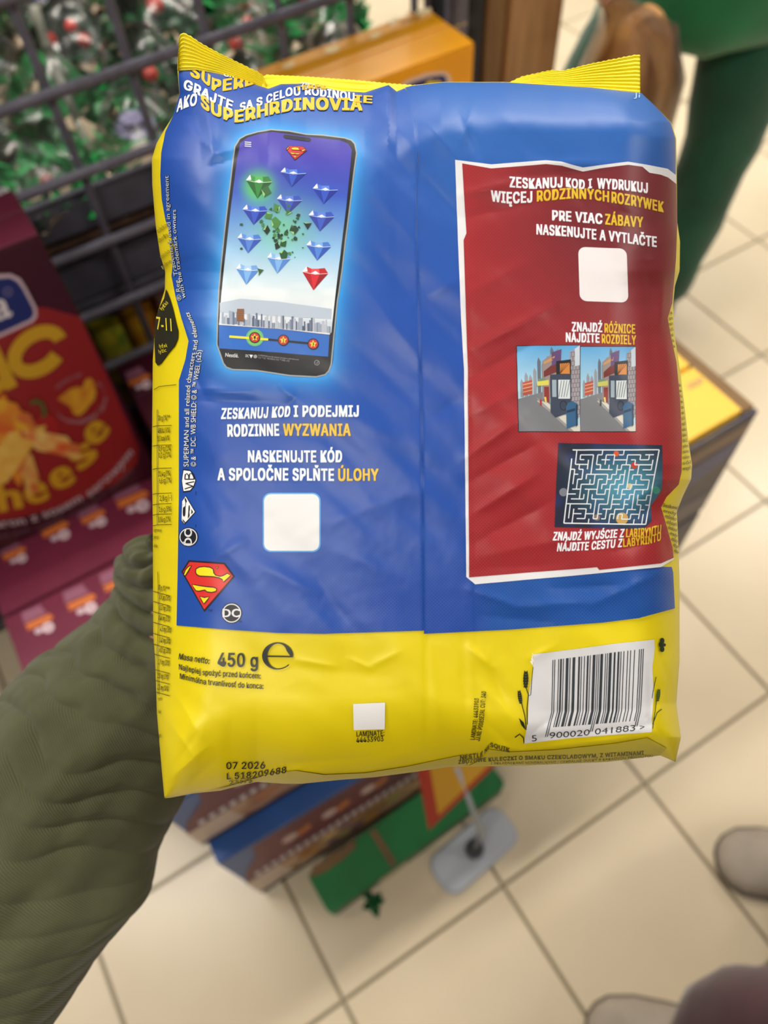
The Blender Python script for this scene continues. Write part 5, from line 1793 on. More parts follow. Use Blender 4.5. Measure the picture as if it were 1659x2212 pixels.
b.build('lettering', px_surf((0, 0, .7485), (0, 0, 1), top_front), M_CARD, top_front, 'small grey word on the lid')
# words and band on the navy front
tf = [o for o in COL.objects if o.name.startswith('shelf_tray') and 'top of' in o.get('label', '')][0]
b = Art()
b.poly([(-.165, .02), (.165, .02), (.165, .06), (-.165, .09)], (104, 96, 104), .0004, step=.06)
b.poly([(-.165, .12), (.02, .10), (.16, .15), (.165, .19), (-.165, .17)], (84, 86, 128), .0004, step=.06)
b.poly([(.02, .20), (.165, .19), (.165, .225), (.02, .225)], (132, 104, 84), .0004, step=.06)
b.build('printed_band', flat_surf((0, -.2602, 0), (1, 0, 0), (0, 0, 1)), M_CARD, tf, 'grey and tan bands')

# ---- blue and maroon biscuit cartons low in the middle
M_BLUEC = mat('blue_card', (44, 84, 150), 0.42, noise=0.06, nscale=12)
E5 = math.radians(-1)


def biscuit(label, x0, y0, z0, L, D, H, seed):
    e = empty('biscuit_carton', label, 'carton', (x0, y0, z0), E5, 'biscuit cartons stacked low in the middle')
    bm = bmesh.new()
    box(bm, (0, 0, 0), (L, D, H - .002), .003, seg=2)
    bmobj('carton_body', bm, M_BLUEC, e)
    for s_ in (0, 1):
        bm = bmesh.new()
        box(bm, (.001, .001 if s_ == 0 else D / 2 + .001, H - .002), (L - .001, D / 2 - .001 if s_ == 0 else D - .001, H), .0008)
        bmobj('lid_flap', bm, M_BLUEC, e)
    fs = flat_surf((0, -.0003, 0), (1, 0, 0), (0, 0, 1))
    rg_ = random.Random(seed)
    b = Art()
    b.poly([(.0, .42 * H), (.012, .60 * H), (.045, .80 * H), (.05, .95 * H), (L, .95 * H), (L, .10 * H), (.0, .10 * H)], (98, 14, 44), .0003, step=.05)
    b.build('maroon_band', fs, M_CARD, e, 'maroon band along the front')
    b = Art()
    for k in range(26):
        u = .02 + k * (L - .03) / 26
        b.add([(u, .44 * H), (u + .009, .44 * H), (u + .011, .52 * H), (u + .002, .52 * H)], [(0, 1, 2), (0, 2, 3)], (206, 196, 206), .0009)
    b.build('lettering', fs, M_CARD, e, 'pale line of small letters')
    b = Art()
    b.poly([(.0, .10 * H), (L, .10 * H), (L, .42 * H), (.0, .42 * H)], lambda V: (lambda k: lin((196, 160, 128)) * (1 - k) + lin((150, 100, 66)) * k)(np.clip(.4 + vnoise(V[:, 0] * 40, V[:, 1] * 40, seed) * 1.8, 0, 1)[:, None]), .0007, step=.012)
    b.poly([(.0, .10 * H), (.07, .10 * H), (.06, .42 * H), (.0, .42 * H)], (206, 184, 168), .0011, step=.02)
    for k in range(14):
        u, v = rg_.uniform(.1, L - .03), rg_.uniform(.16, .36) * H
        b.poly(circ(u, v, rg_.uniform(.010, .02), 12), rg_.choice([(206, 150, 80), (120, 80, 110), (176, 110, 60), (226, 190, 130), (160, 150, 90)]), .0012 + k * 5e-5, step=.02)
    b.build('biscuit_picture', fs, M_CARD, e, 'printed biscuits in tan and purple')
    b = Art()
    b.poly([(0.002, 0.003), (L, 0.003), (L, .10 * H), (.0, .10 * H)], (40, 26, 34), .0003, step=.05)  # shadow under the picture, painted as a dark strip
    b.build('shadow_band', fs, M_CARD, e, 'painted shadow band at the foot')
    for k in range(5):
        u = .10 + k * .07
        b = Art()
        b.poly(circ(u, .74 * H, .014, 12, ry=.05 * H), (206, 178, 176), .0007, step=.02)
        b.poly([(u + .012, .68 * H), (u + .036, .71 * H), (u + .036, .78 * H), (u + .012, .76 * H)], (196, 110, 50), .0007, step=.02)
        b.build('printed_mark', fs, M_CARD, e, 'pale emblem with orange ribbon')
    return e


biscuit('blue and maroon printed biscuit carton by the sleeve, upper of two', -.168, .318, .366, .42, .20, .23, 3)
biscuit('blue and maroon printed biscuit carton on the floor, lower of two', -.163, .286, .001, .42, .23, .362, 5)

# ---- green tray, sign stand, green scrap
M_GRN = mat('green_card', (36, 122, 66), 0.5, noise=0.08, nscale=10)
gt = empty('green_tray', 'low green cardboard tray on the floor in front of the biscuit cartons', 'tray', (-.074, .184, 0), math.radians(2.0))
bm = bmesh.new()
pts = rrect(0, 0, .385, .078, .012, 4)
vb = [bm.verts.new((x, y, .002)) for x, y in pts]
vt = [bm.verts.new((x, y, .058)) for x, y in pts]
n = len(pts)
bm.faces.new(vb[::-1])
bm.faces.new(vt)
for k in range(n): bm.faces.new((vb[k], vb[(k + 1) % n], vt[(k + 1) % n], vt[k]))
bmobj('tray_body', bm, M_GRN, gt)
fs = flat_surf((0, -.0004, 0), (1, 0, 0), (0, 0, 1))
b = Art()
b.poly([(.012, .004), (.375, .004), (.375, .050), (.012, .050)], (86, 106, 72), .0003, step=.05)
b.build('printed_front', fs, M_CARD, gt, 'dull green front band')
b = Art()
b.poly([(.10, .012), (.16, .012), (.16, .046), (.10, .046)], (190, 176, 140), .0008, step=.05)
b.build('price_label', fs, M_CARD, gt, 'beige label')
bm = bmesh.new()
box(bm, (.13, .004, .0585), (.142, .074, .060))
bmobj('tape_strip', bm, M_TRAY, gt)
bm = bmesh.new()
pts = [(-.075, .268), (-.05, .262), (-.012, .262), (.02, .268), (.024, .284), (.0, .278), (-.02, .282), (-.04, .279), (-.06, .282)]
lo_ = [bm.verts.new((x, y - .015, .061)) for x, y in pts]
hi_ = [bm.verts.new((x, y - .015, .064)) for x, y in pts]
bm.faces.new(lo_[::-1])
bm.faces.new(hi_)
for k in range(len(pts)): bm.faces.new((lo_[k], lo_[(k + 1) % len(pts)], hi_[(k + 1) % len(pts)], hi_[k]))
o = bmobj('cardboard_tab', bm, M_TRAY)
tag(o, 'torn brown cardboard tab lying on the green tray', 'cardboard')

ss = empty('sign_stand', 'sign stand with pale grey base plate and a yellow card edged in red', 'sign', (.203, .143, 0))
bm = bmesh.new()
pts = rrect(-.086, -.040, .086, .040, .026, 5)
vb = [bm.verts.new((x, y, .0)) for x, y in pts]
vm = [bm.verts.new((x, y, .006)) for x, y in pts]
vt = [bm.verts.new((x * .94, y * .9, .012)) for x, y in pts]
n = len(pts)
bm.faces.new(vb[::-1])
bm.faces.new(vt)
for A_, B_ in ((vb, vm), (vm, vt)):
    for k in range(n): bm.faces.new((A_[k], A_[(k + 1) % n], B_[(k + 1) % n], B_[k]))
o = bmobj('base_plate', bm, mat('pale_grey_plastic', (196, 202, 212), 0.35), ss)
o.rotation_euler = (0, 0, math.radians(6))
bm = bmesh.new()
tube(bm, [(0, 0, .012), (0, 0, .045)], [.018, .014], 16)
bmobj('socket', bm, mat('dark_grey_plastic', (70, 72, 78), 0.4), ss, True)
A_, B_, C_ = ray_on((926, 1793), Z=.20), ray_on((900, 1655), Z=.34), ray_on((1072, 1650), Z=.32)
bm = bmesh.new()
mid_ = (B_ + C_) / 2 - np.array([.203, .143, 0])
tube(bm, [(0, 0, .045), (.004, .0, .16), tuple(mid_ - np.array([0, 0, .004]))], .006, 10)
bmobj('pole', bm, mat('clear_grey_rod', (190, 194, 198), 0.2, trans=0.3), ss, True)
Oc = A_ - np.array([.203, .143, 0])
U_, V_ = B_ - A_, C_ - A_
N_ = np.cross(V_, U_)
N_ /= np.linalg.norm(N_)
if N_[2] < 0: N_ = -N_
bm = bmesh.new()
vs_ = [bm.verts.new(Vector(Oc + U_ * u + V_ * v + N_ * s_)) for s_ in (-.001, .001) for u, v in ((0, 0), (1, 0), (1, 1), (0, 1))]
for f in ((0, 1, 2, 3), (7, 6, 5, 4), (0, 4, 5, 1), (1, 5, 6, 2), (2, 6, 7, 3), (3, 7, 4, 0)): bm.faces.new([vs_[k] for k in f])
bmesh.ops.recalc_face_normals(bm, faces=bm.faces[:])
bmobj('card_border', bm, mat('red_card', (178, 52, 34), 0.5), ss)
bm = bmesh.new()
vs_ = [bm.verts.new(Vector(Oc + U_ * u + V_ * v + N_ * s_)) for s_ in (.0011, .0016) for u, v in ((.09, .16), (.95, .16), (.95, .95), (.09, .95))]
for f in ((0, 1, 2, 3), (7, 6, 5, 4), (0, 4, 5, 1), (1, 5, 6, 2), (2, 6, 7, 3), (3, 7, 4, 0)): bm.faces.new([vs_[k] for k in f])
bmesh.ops.recalc_face_normals(bm, faces=bm.faces[:])
bmobj('card_face', bm, mat('yellow_sign_card', (214, 160, 40), 0.5), ss)['label'] = 'yellow face of the card'
bm = bmesh.new()
q = ray_on((806, 1950), Z=0)
for k in range(5): leaf(bm, (0, 0, .002), (math.cos(k * 1.4 + .3), math.sin(k * 1.4 + .3), .12), .022 + .006 * (k % 2), .009, (0, 0, 1))
bmesh.ops.solidify(bm, geom=bm.faces[:], thickness=.001)
o = bmobj('green_scrap', bm, M_GRN)
o.location = (q[0], q[1], .001)
tag(o, 'small green paper scrap on the tiles beside the green tray', 'scrap')

# ================================================================== shelving end: slotted upright, wooden panel
up_ = empty('shelf_upright', 'black slotted metal upright between the orange carton and the wooden panel', 'upright', (.757, 1.05, 0))
bm = bmesh.new()
box(bm, (-.028, -.03, 0), (.022, .03, 2.0), .002)
bmobj('post', bm, mat('charcoal_metal', (38, 39, 46), 0.5), up_)
for k in range(38):
    bm = bmesh.new()
    box(bm, (-.008, -.0325, .1 + k * .05), (.006, -.0295, .127 + k * .05), .0005)
    bmobj('slot', bm, M_BLACK, up_)
M_WOOD = mat('light_brown_wood', (186, 146, 102), 0.5, nscale=9, col2=(158, 120, 80), stretch=(14, 14, .9), bump=.1)
M_WOOD2 = mat('dark_brown_wood', (136, 104, 68), 0.5, nscale=9, col2=(116, 86, 56), stretch=(14, 14, .9))
wp = empty('end_panel', 'brown wooden end panel of the shelving right of the black upright', 'panel', (.86, 1.05, 0))
bm = bmesh.new()
box(bm, (-.04, -.045, 0), (.066, .045, 2.0), .002)
bmobj('board', bm, M_WOOD, wp)
bm = bmesh.new()
box(bm, (-.078, -.035, 0), (-.0405, .035, 2.0), .002)
bmobj('board_edge', bm, M_WOOD2, wp)
bm = bmesh.new()
box(bm, (.745, 1.12, 0), (.80, 1.14, 2.0), .002)
tag(bmobj('side_screen', bm, mat('plum_grey_panel', (74, 66, 72), 0.5)), 'plum grey upright screen behind the orange carton', 'screen')


# ================================================================== people
def skin(name, pts, edges, m_, parent, sub=2, disp=0.0, root=0):
    me_ = bpy.data.meshes.new(name)
    me_.from_pydata([p[0] for p in pts], edges, [])
    o_ = link(name, me_, None, parent)
    md = o_.modifiers.new('skin', 'SKIN')
    md.use_smooth_shade = True
    for i_, p in enumerate(pts):
        r_ = p[1]
        me_.skin_vertices[0].data[i_].radius = r_ if isinstance(r_, tuple) else (r_, r_)
        me_.skin_vertices[0].data[i_].use_root = (i_ == root)
    ss_ = o_.modifiers.new('sub', 'SUBSURF')
    ss_.levels = ss_.render_levels = sub
    if disp:
        tx = bpy.data.textures.new(name, 'CLOUDS')
        tx.noise_scale = .09
        dm = o_.modifiers.new('folds', 'DISPLACE')
        dm.texture = tx
        dm.strength = disp
        dm.mid_level = .5
        dm.texture_coords = 'GLOBAL'
    me_.materials.append(m_)
    return o_


M_SKIN = mat('skin', (206, 150, 126), 0.5, noise=0.05, nscale=40)
M_HAIR = mat('brown_hair', (60, 42, 30), 0.6, noise=.2)
M_GCL = mat('green_cloth', (26, 112, 66), 0.8, noise=0.12, nscale=7, sheen=.3, bump=.3, bscale=200)
M_GTR = mat('dark_green_cloth', (18, 78, 56), 0.8, noise=0.14, nscale=7, sheen=.3, bump=.3, bscale=200)
M_MTR = mat('maroon_cloth', (84, 50, 60), 0.85, noise=0.16, nscale=9, sheen=.3, bump=.3, bscale=200)
M_GCO = mat('dark_coat', (60, 44, 52), 0.85, noise=0.1)
M_SHOE = mat('grey_suede', (176, 164, 150), 0.8, noise=0.08, nscale=12)
M_SOLE = mat('rubber_sole', (110, 102, 92), 0.7)


def face(e, hd, fd):
    """eyes, ears, nose, mouth and hair of a head at hd looking along fd"""
    f = np.array([fd[0], fd[1], 0.0])
    f /= np.linalg.norm(f)
    s2 = np.cross(f, (0, 0, 1))
    hd = np.array(hd)
    for sd in (-1, 1):
        bm_ = bmesh.new()
        bmesh.ops.create_uvsphere(bm_, u_segments=10, v_segments=8, radius=.012, matrix=Matrix.Translation(Vector(hd + f * .088 + s2 * sd * .032 + np.array([0, 0, .02]))))
        bmobj('eye', bm_, M_BLACK, e, True)
        bm_ = bmesh.new()
        bmesh.ops.create_uvsphere(bm_, u_segments=10, v_segments=8, radius=.025, matrix=Matrix.Translation(Vector(hd + s2 * sd * .088 + np.array([0, 0, .005]))) @ Matrix.Diagonal((.5, .7, 1.2, 1)))
        bmobj('ear', bm_, M_SKIN, e, True)
    bm_ = bmesh.new()
    tube(bm_, [tuple(hd + f * .088 + np.array([0, 0, .02])), tuple(hd + f * .108 - np.array([0, 0, .018])), tuple(hd + f * .09 - np.array([0, 0, .026]))], [.007, .013, .008], 8)
    bmobj('nose', bm_, M_SKIN, e, True)
    bm_ = bmesh.new()
    tube(bm_, [tuple(hd + f * .09 + s2 * x_ - np.array([0, 0, .05])) for x_ in (-.024, 0, .024)], [.003, .006, .003], 6)
    bmobj('mouth', bm_, M_MTR, e, True)
    bm_ = bmesh.new()
    bmesh.ops.create_uvsphere(bm_, u_segments=20, v_segments=14, radius=.112, matrix=Matrix.Translation(Vector(hd - f * .022 + np.array([0, 0, .05]))))
    bmesh.ops.delete(bm_, geom=[v for v in bm_.verts if (np.array(v.co) - hd) @ f > .035 and v.co.z < hd[2] + .06 or v.co.z < hd[2] - .05], context='VERTS')
    bmobj('hair', bm_, M_HAIR, e, True)


def figure(name, label, hips, chest, head, la, ra, ll, rl, m_top, m_leg, rt, rleg, shoes_dir, m_shoe, hem=0.0):
    """la/ra: shoulder, elbow, wrist, finger end; ll/rl: hip, knee, ankle"""
    e = empty(name, label, 'person', (hips[0], hips[1], 0))
    L_ = lambda p: (p[0] - hips[0], p[1] - hips[1], p[2])
    neck = tuple(np.array(chest) * .35 + np.array(head) * .65 - np.array([0, 0, .05]))
    P = [(L_(hips), .10), (L_(chest), .11), (L_(neck), .05), (L_(head), (.078, .09)), (L_((head[0], head[1], head[2] + .08)), (.07, .08))]
    E_ = [(0, 1), (1, 2), (2, 3), (3, 4)]
    for arm in (la, ra):
        n0 = len(P)
        for q, r_ in zip(arm, (.048, .038, .026, .03)): P.append((L_(q), r_))
        E_ += [(1, n0), (n0, n0 + 1), (n0 + 1, n0 + 2), (n0 + 2, n0 + 3)]
        w_, f_ = np.array(arm[2]), np.array(arm[3])
        d = (f_ - w_) / np.linalg.norm(f_ - w_)
        s_ = np.cross(d, (0, 1, .2))
        s_ /= np.linalg.norm(s_)
        for k in range(4):
            n1 = len(P)
            b0 = f_ + s_ * (k - 1.5) * .019
            Lf = (.060, .070, .066, .052)[k]
            P += [(L_(b0 + d * Lf * .5), .0085), (L_(b0 + d * Lf + np.array([0, -.012, 0])), .0075)]
            E_ += [(n0 + 3, n1), (n1, n1 + 1)]
        n1 = len(P)
        P += [(L_(w_ + d * .035 + s_ * .035), .011), (L_(w_ + d * .07 + s_ * .05), .009)]
        E_ += [(n0 + 3, n1), (n1, n1 + 1)]
    for leg_ in (ll, rl):
        n0 = len(P)
        for q, r_ in zip(leg_, (.085, .055, .036)): P.append((L_(q), r_))
        E_ += [(0, n0), (n0, n0 + 1), (n0 + 1, n0 + 2)]
    skin('body', P, E_, M_SKIN, e, 1)
    face(e, L_(head), shoes_dir)
    # jacket and trousers as cloth over the body
    mid = tuple((np.array(hips) + np.array(chest)) / 2)
    low = (hips[0], hips[1], hips[2] + rt[3])
    P = [(L_(low), (rt[0], rt[0] * .72)), (L_((hips[0], hips[1], hips[2] + rt[3] * .4)), (rt[0] * .97, rt[0] * .7)), (L_(mid), (rt[1], rt[1] * .75)), (L_(chest), (rt[2], rt[2] * .8)), (L_(tuple(np.array(chest) * .7 + np.array(neck) * .3)), .07)]
    E_ = [(0, 1), (1, 2), (2, 3), (3, 4)]
    for arm in (la, ra):
        n0 = len(P)
        el = np.array(arm[1])
        P += [(L_(arm[0]), .068), (L_(tuple(el)), .056), (L_(tuple(el * .12 + np.array(arm[2]) * .88)), .042)]
        E_ += [(3, n0), (n0, n0 + 1), (n0 + 1, n0 + 2)]
    o_ = skin('jacket', P, E_, m_top, e, 2, .03, root=2)
    P = [(L_((hips[0], hips[1], hips[2] + .02)), (.125, .11))]
    E_ = []
    for leg_ in (ll, rl):
        n0 = len(P)
        h_, k_, a_ = [np.array(q) for q in leg_]
        P += [(L_(h_ * .85 + k_ * .15), .095), (L_((h_ + k_) / 2), rleg[1]), (L_(k_), rleg[2]), (L_((k_ + a_) / 2), rleg[3]), (L_((a_[0] + shoes_dir[0] * hem, a_[1] + shoes_dir[1] * hem, a_[2] * .55)), rleg[4])]
        E_ += [(0, n0)] + [(n0 + q, n0 + q + 1) for q in range(4)]
    skin('trousers', P, E_, m_leg, e, 2, .025)
    for leg_, dd in ((ll, shoes_dir), (rl, shoes_dir)):
        a_ = np.array(L_(leg_[2]))
        d = np.array([dd[0], dd[1], 0.0])
        d /= np.linalg.norm(d)
        shoe(e, (a_[0], a_[1]), d, m_shoe)
    return e


def shoe(parent, c, d, m_):
    """rounded walking shoe: lofted upper on a sole, heel behind the ankle"""
    s_ = np.array([-d[1], d[0]])
    d2 = np.array(d[:2])
    prof = [(-.080, .028, .060), (-.058, .037, .078), (-.02, .041, .090), (.03, .045, .086), (.08, .052, .070), (.13, .056, .060), (.170, .052, .052), (.192, .040, .042), (.205, .024, .032), (.210, .008, .024)]
    bm_ = bmesh.new()
    rings = []
    for u, w_, h_ in prof:
        ring = []
        for k in range(13):
            t_ = math.pi * k / 12
            x_, z_ = w_ * math.cos(t_), .016 + (h_ - .016) * math.sin(t_) ** .8
            p = np.array(c) + d2 * u + s_ * x_
            ring.append(bm_.verts.new((p[0], p[1], z_)))
        rings.append(ring)
    for A2, B2 in zip(rings, rings[1:]):
        for k in range(12): bm_.faces.new((A2[k], B2[k], B2[k + 1], A2[k + 1]))
    bm_.faces.new(rings[0])
    bm_.faces.new(rings[-1][::-1])
    bmesh.ops.recalc_face_normals(bm_, faces=bm_.faces[:])
    sh_ = bmobj('shoe', bm_, m_, parent, True)
    bm_ = bmesh.new()
    lo_, hi_ = [], []
    out = [(u, w_ + .004) for u, w_, _ in prof] + [(u, -w_ - .004) for u, w_, _ in prof[::-1]]
    for u, w_ in out:
        p = np.array(c) + d2 * u + s_ * w_
        lo_.append(bm_.verts.new((p[0], p[1], .001)))
        hi_.append(bm_.verts.new((p[0], p[1], .018)))
    n = len(out)
    bm_.faces.new(lo_)
    bm_.faces.new(hi_[::-1])
    for k in range(n): bm_.faces.new((lo_[k], hi_[k], hi_[(k + 1) % n], lo_[(k + 1) % n]))
    bmesh.ops.recalc_face_normals(bm_, faces=bm_.faces[:])
    bmobj('sole', bm_, M_SOLE, sh_)


gp = figure('person', 'shopper in a dark green jacket and wide green trousers carrying a loaf in plastic',
            (1.44, 1.10, .90), (1.44, 1.10, 1.28), (1.42, 1.06, 1.58),
            [(1.26, 1.08, 1.36), (1.10, 1.04, 1.16), (.975, .975, 1.05), (.965, .96, 1.005)],
            [(1.62, 1.12, 1.36), (1.72, 1.12, 1.10), (1.70, 1.02, .88), (1.69, 1.0, .80)],
            [(1.36, 1.14, .86), (1.34, 1.32, .50), (1.33, 1.44, .09)],
            [(1.52, 1.08, .86), (1.49, 1.03, .50), (1.41, 1.00, .10)],
            M_GCL, M_GTR, (.235, .20, .21, -.22), (.13, .118, .088, .080, .070), (-.9, -.5), M_BLACK)
# loaf in a clear bag hanging from the hand
lf = empty('bread_bag', 'brown loaf in a clear plastic bag hanging from the shopper\'s hand', 'bread', (1.03, .925, .64))
bm = bmesh.new()
bmesh.ops.create_uvsphere(bm, u_segments=28, v_segments=20, radius=1, matrix=Matrix.Translation((0, 0, .145)) @ Matrix.Diagonal((.068, .06, .135, 1)))
for v in bm.verts:
    k = .006 * math.sin(v.co.z * 90 + 2 * math.sin(v.co.x * 40))
    v.co.x *= 1 + k * 6
    v.co.y += k * .5
o = bmobj('loaf', bm, mat('bread_crust', (226, 172, 112), 0.5, nscale=14, col2=(182, 126, 74), bump=.5, bscale=60), lf, True)
bm = bmesh.new()
rings = []
for j, (z, r_, ox, oy) in enumerate([(-.012, .03, 0, 0), (0, .075, 0, 0), (.08, .085, 0, 0), (.18, .084, 0, 0), (.25, .06, -.01, 0), (.29, .03, -.05, .01), (.315, .018, -.085, .015), (.335, .03, -.10, .02)]):
    ring = []
    for k in range(26):
        t_ = k * 2 * math.pi / 26
        q = r_ * (1 + .16 * float(vnoise(np.array([k * .9 if k < 25 else 0]), np.array([j * .7]), 4)[0]) * 2)
        ring.append(bm.verts.new((ox + q * math.cos(t_), oy + q * math.sin(t_), z)))
    rings.append(ring)
for A2, B2 in zip(rings, rings[1:]):
    for k in range(26): bm.faces.new((A2[k], A2[(k + 1) % 26], B2[(k + 1) % 26], B2[k]))
bm.faces.new(rings[0][::-1])
bmobj('clear_bag', bm, M_CLEAR, lf, True)

figure('person', 'shopper in maroon trousers and pale grey shoes at the lower right',
       (.62, -.42, .90), (.62, -.44, 1.28), (.60, -.42, 1.58),
       [(.76, -.32, 1.36), (.86, -.36, 1.10), (.80, -.40, .88), (.79, -.40, .80)],
       [(.48, -.58, 1.36), (.42, -.68, 1.10), (.40, -.66, .88), (.39, -.66, .80)],
       [(.54, -.42, .86), (.48, -.37, .48), (.365, -.305, .10)],
       [(.72, -.38, .86), (.725, -.29, .48), (.73, -.226, .10)],
       M_GCO, M_MTR, (.17, .17, .20, -.05), (.12, .115, .115, .118, .104), (-.80, .60), M_SHOE, hem=.05)

# ------------------------------------------------------------------ the arm that holds the bag
PB = np.array([-.175, -.36, 0.0])
arm = empty('person', 'person in an olive green knitted sweater holding up the cereal bag, one sleeve in view', 'person', tuple(PB))


def cam_xyz(P): return np.asarray(P, float) @ RW.T + CPOS - PB


def cam_pt(px, py, d): return tuple(float(v) for v in cam_xyz(((px - CX) / FPX * d, -(py - CY) / FPX * d, -d)))


# forearm and hand, one continuous figure; the palm rests on the back of the bag
hd = D0 + .0445
HP = [(cam_pt(-420, 2500, .36), .034), (cam_pt(-60, 2000, .376), .030), (cam_pt(170, 1660, .40), .025), (cam_pt(345, 1400, .405), .020), (cam_pt(480, 1220, .365), (.021, .014)), (cam_pt(560, 1120, hd), (.036, .0125))]
HE = [(0, 1), (1, 2), (2, 3), (3, 4), (4, 5)]
for k, (dx, dy) in enumerate([(290, -300), (335, -225), (345, -140), (300, -60)]):
    n0 = len(HP)
    bx, by = 640 + k * 8, 1010 + k * 52
    HP += [(cam_pt(bx, by, hd), .010), (cam_pt(bx + dx * .45, by + dy * .45, hd), .009), (cam_pt(bx + dx * .8, by + dy * .8, hd - .001), .008), (cam_pt(bx + dx, by + dy, hd - .002), .0068)]
    HE += [(5, n0), (n0, n0 + 1), (n0 + 1, n0 + 2), (n0 + 2, n0 + 3)]
n0 = len(HP)
HP += [(cam_pt(520, 1010, hd), .012), (cam_pt(530, 890, hd), .011), (cam_pt(560, 800, hd - .001), .009)]
HE += [(5, n0), (n0, n0 + 1), (n0 + 1, n0 + 2)]
# rest of the person behind the lens: unseen, added to shade bag and floor
FW, LFT = np.array([.463, .886, 0]), np.array([-.886, .463, 0])


def bp(f_, l_, z): return tuple(float(v) for v in FW * f_ + LFT * l_ + np.array([0, 0, z]))


n0 = len(HP)
HP += [(bp(0, .17, 1.36), .048), (bp(0, 0, 1.26), .11), (bp(.01, 0, 1.44), .05), (bp(.03, 0, 1.58), (.078, .09)), (bp(.03, 0, 1.66), (.07, .08)), (bp(0, 0, .92), .10)]
HE += [(0, n0), (n0, n0 + 1), (n0 + 1, n0 + 2), (n0 + 2, n0 + 3), (n0 + 3, n0 + 4), (n0 + 1, n0 + 5)]
r0 = len(HP)
HP += [(bp(0, -.17, 1.36), .048), (bp(.02, -.24, 1.10), .038), (bp(.20, -.10, 1.28), .026), (bp(.26, -.06, 1.36), .030)]
HE += [(n0 + 1, r0), (r0, r0 + 1), (r0 + 1, r0 + 2), (r0 + 2, r0 + 3)]
for k in range(4):
    q0 = len(HP)
    HP += [(bp(.285, -.075 + k * .018, 1.395), .0085), (bp(.30, -.075 + k * .018, 1.43), .0075)]
    HE += [(r0 + 3, q0), (q0, q0 + 1)]
for sd in (-1, 1):
    q0 = len(HP)
    HP += [(bp(0, .09 * sd, .88), .085), (bp(.02, .10 * sd, .49), .055), (bp(0, .11 * sd, .09), .036)]
    HE += [(n0 + 5, q0), (q0, q0 + 1), (q0 + 1, q0 + 2)]
skin('body', HP, HE, M_SKIN, arm, 2)['label'] = 'body of the person, hand flat behind the bag'
face(arm, bp(.03, 0, 1.58), FW)
M_OLV = mat('olive_jersey', (72, 76, 50), 0.85, noise=0.12, nscale=9)
TP = [(bp(0, 0, .84), (.19, .14)), (bp(0, 0, 1.05), (.17, .125)), (bp(0, 0, 1.26), (.19, .13)), (bp(0, 0, 1.40), .075), (bp(0, .17, 1.36), .07), (bp(.12, .21, 1.21), .062), (cam_pt(-640, 2800, .335), .058),
      (bp(0, -.17, 1.36), .07), (bp(.02, -.24, 1.10), .055), (bp(.18, -.115, 1.265), .042)]
skin('sweater', TP, [(0, 1), (1, 2), (2, 3), (2, 4), (4, 5), (5, 6), (2, 7), (7, 8), (8, 9)], M_OLV, arm, 2, .02, root=2)
TP = [(bp(0, 0, .94), (.13, .115))]
TE = []
for sd in (-1, 1):
    q0 = len(TP)
    TP += [(bp(0, .09 * sd, .80), .09), (bp(.02, .10 * sd, .49), .085), (bp(0, .11 * sd, .08), .068)]
    TE += [(0, q0), (q0, q0 + 1), (q0 + 1, q0 + 2)]
skin('trousers', TP, TE, mat('dark_denim', (44, 50, 66), .8, noise=.1), arm, 2, .02)
for sd in (-1, 1):
    p_ = bp(0, .11 * sd, 0)
    shoe(arm, (p_[0], p_[1]), FW, M_BLACK)

# sleeve: a lofted tube with drawn folds
SEC = [((318, 1150), (455, 1235), .385), ((262, 1180), (462, 1290), .392), ((243, 1222), (470, 1370), .398), ((250, 1262), (480, 1440), .402), ((222, 1302), (478, 1500), .405), ((152, 1368), (455, 1590), .402), ((60, 1432), (415, 1690), .398),
       ((-10, 1508), (372, 1772), .392), ((-75, 1600), (338, 1842), .386), ((-130, 1700), (327, 1890), .380), ((-190, 1800), (318, 1935), .374), ((-250, 1900), (272, 1990), .368), ((-310, 2000), (215, 2062), .362), ((-370, 2120), (152, 2160), .356), ((-430, 2250), (90, 2262), .350), ((-500, 2420), (10, 2420), .342), ((-580, 2640), (-80, 2640), .335)]


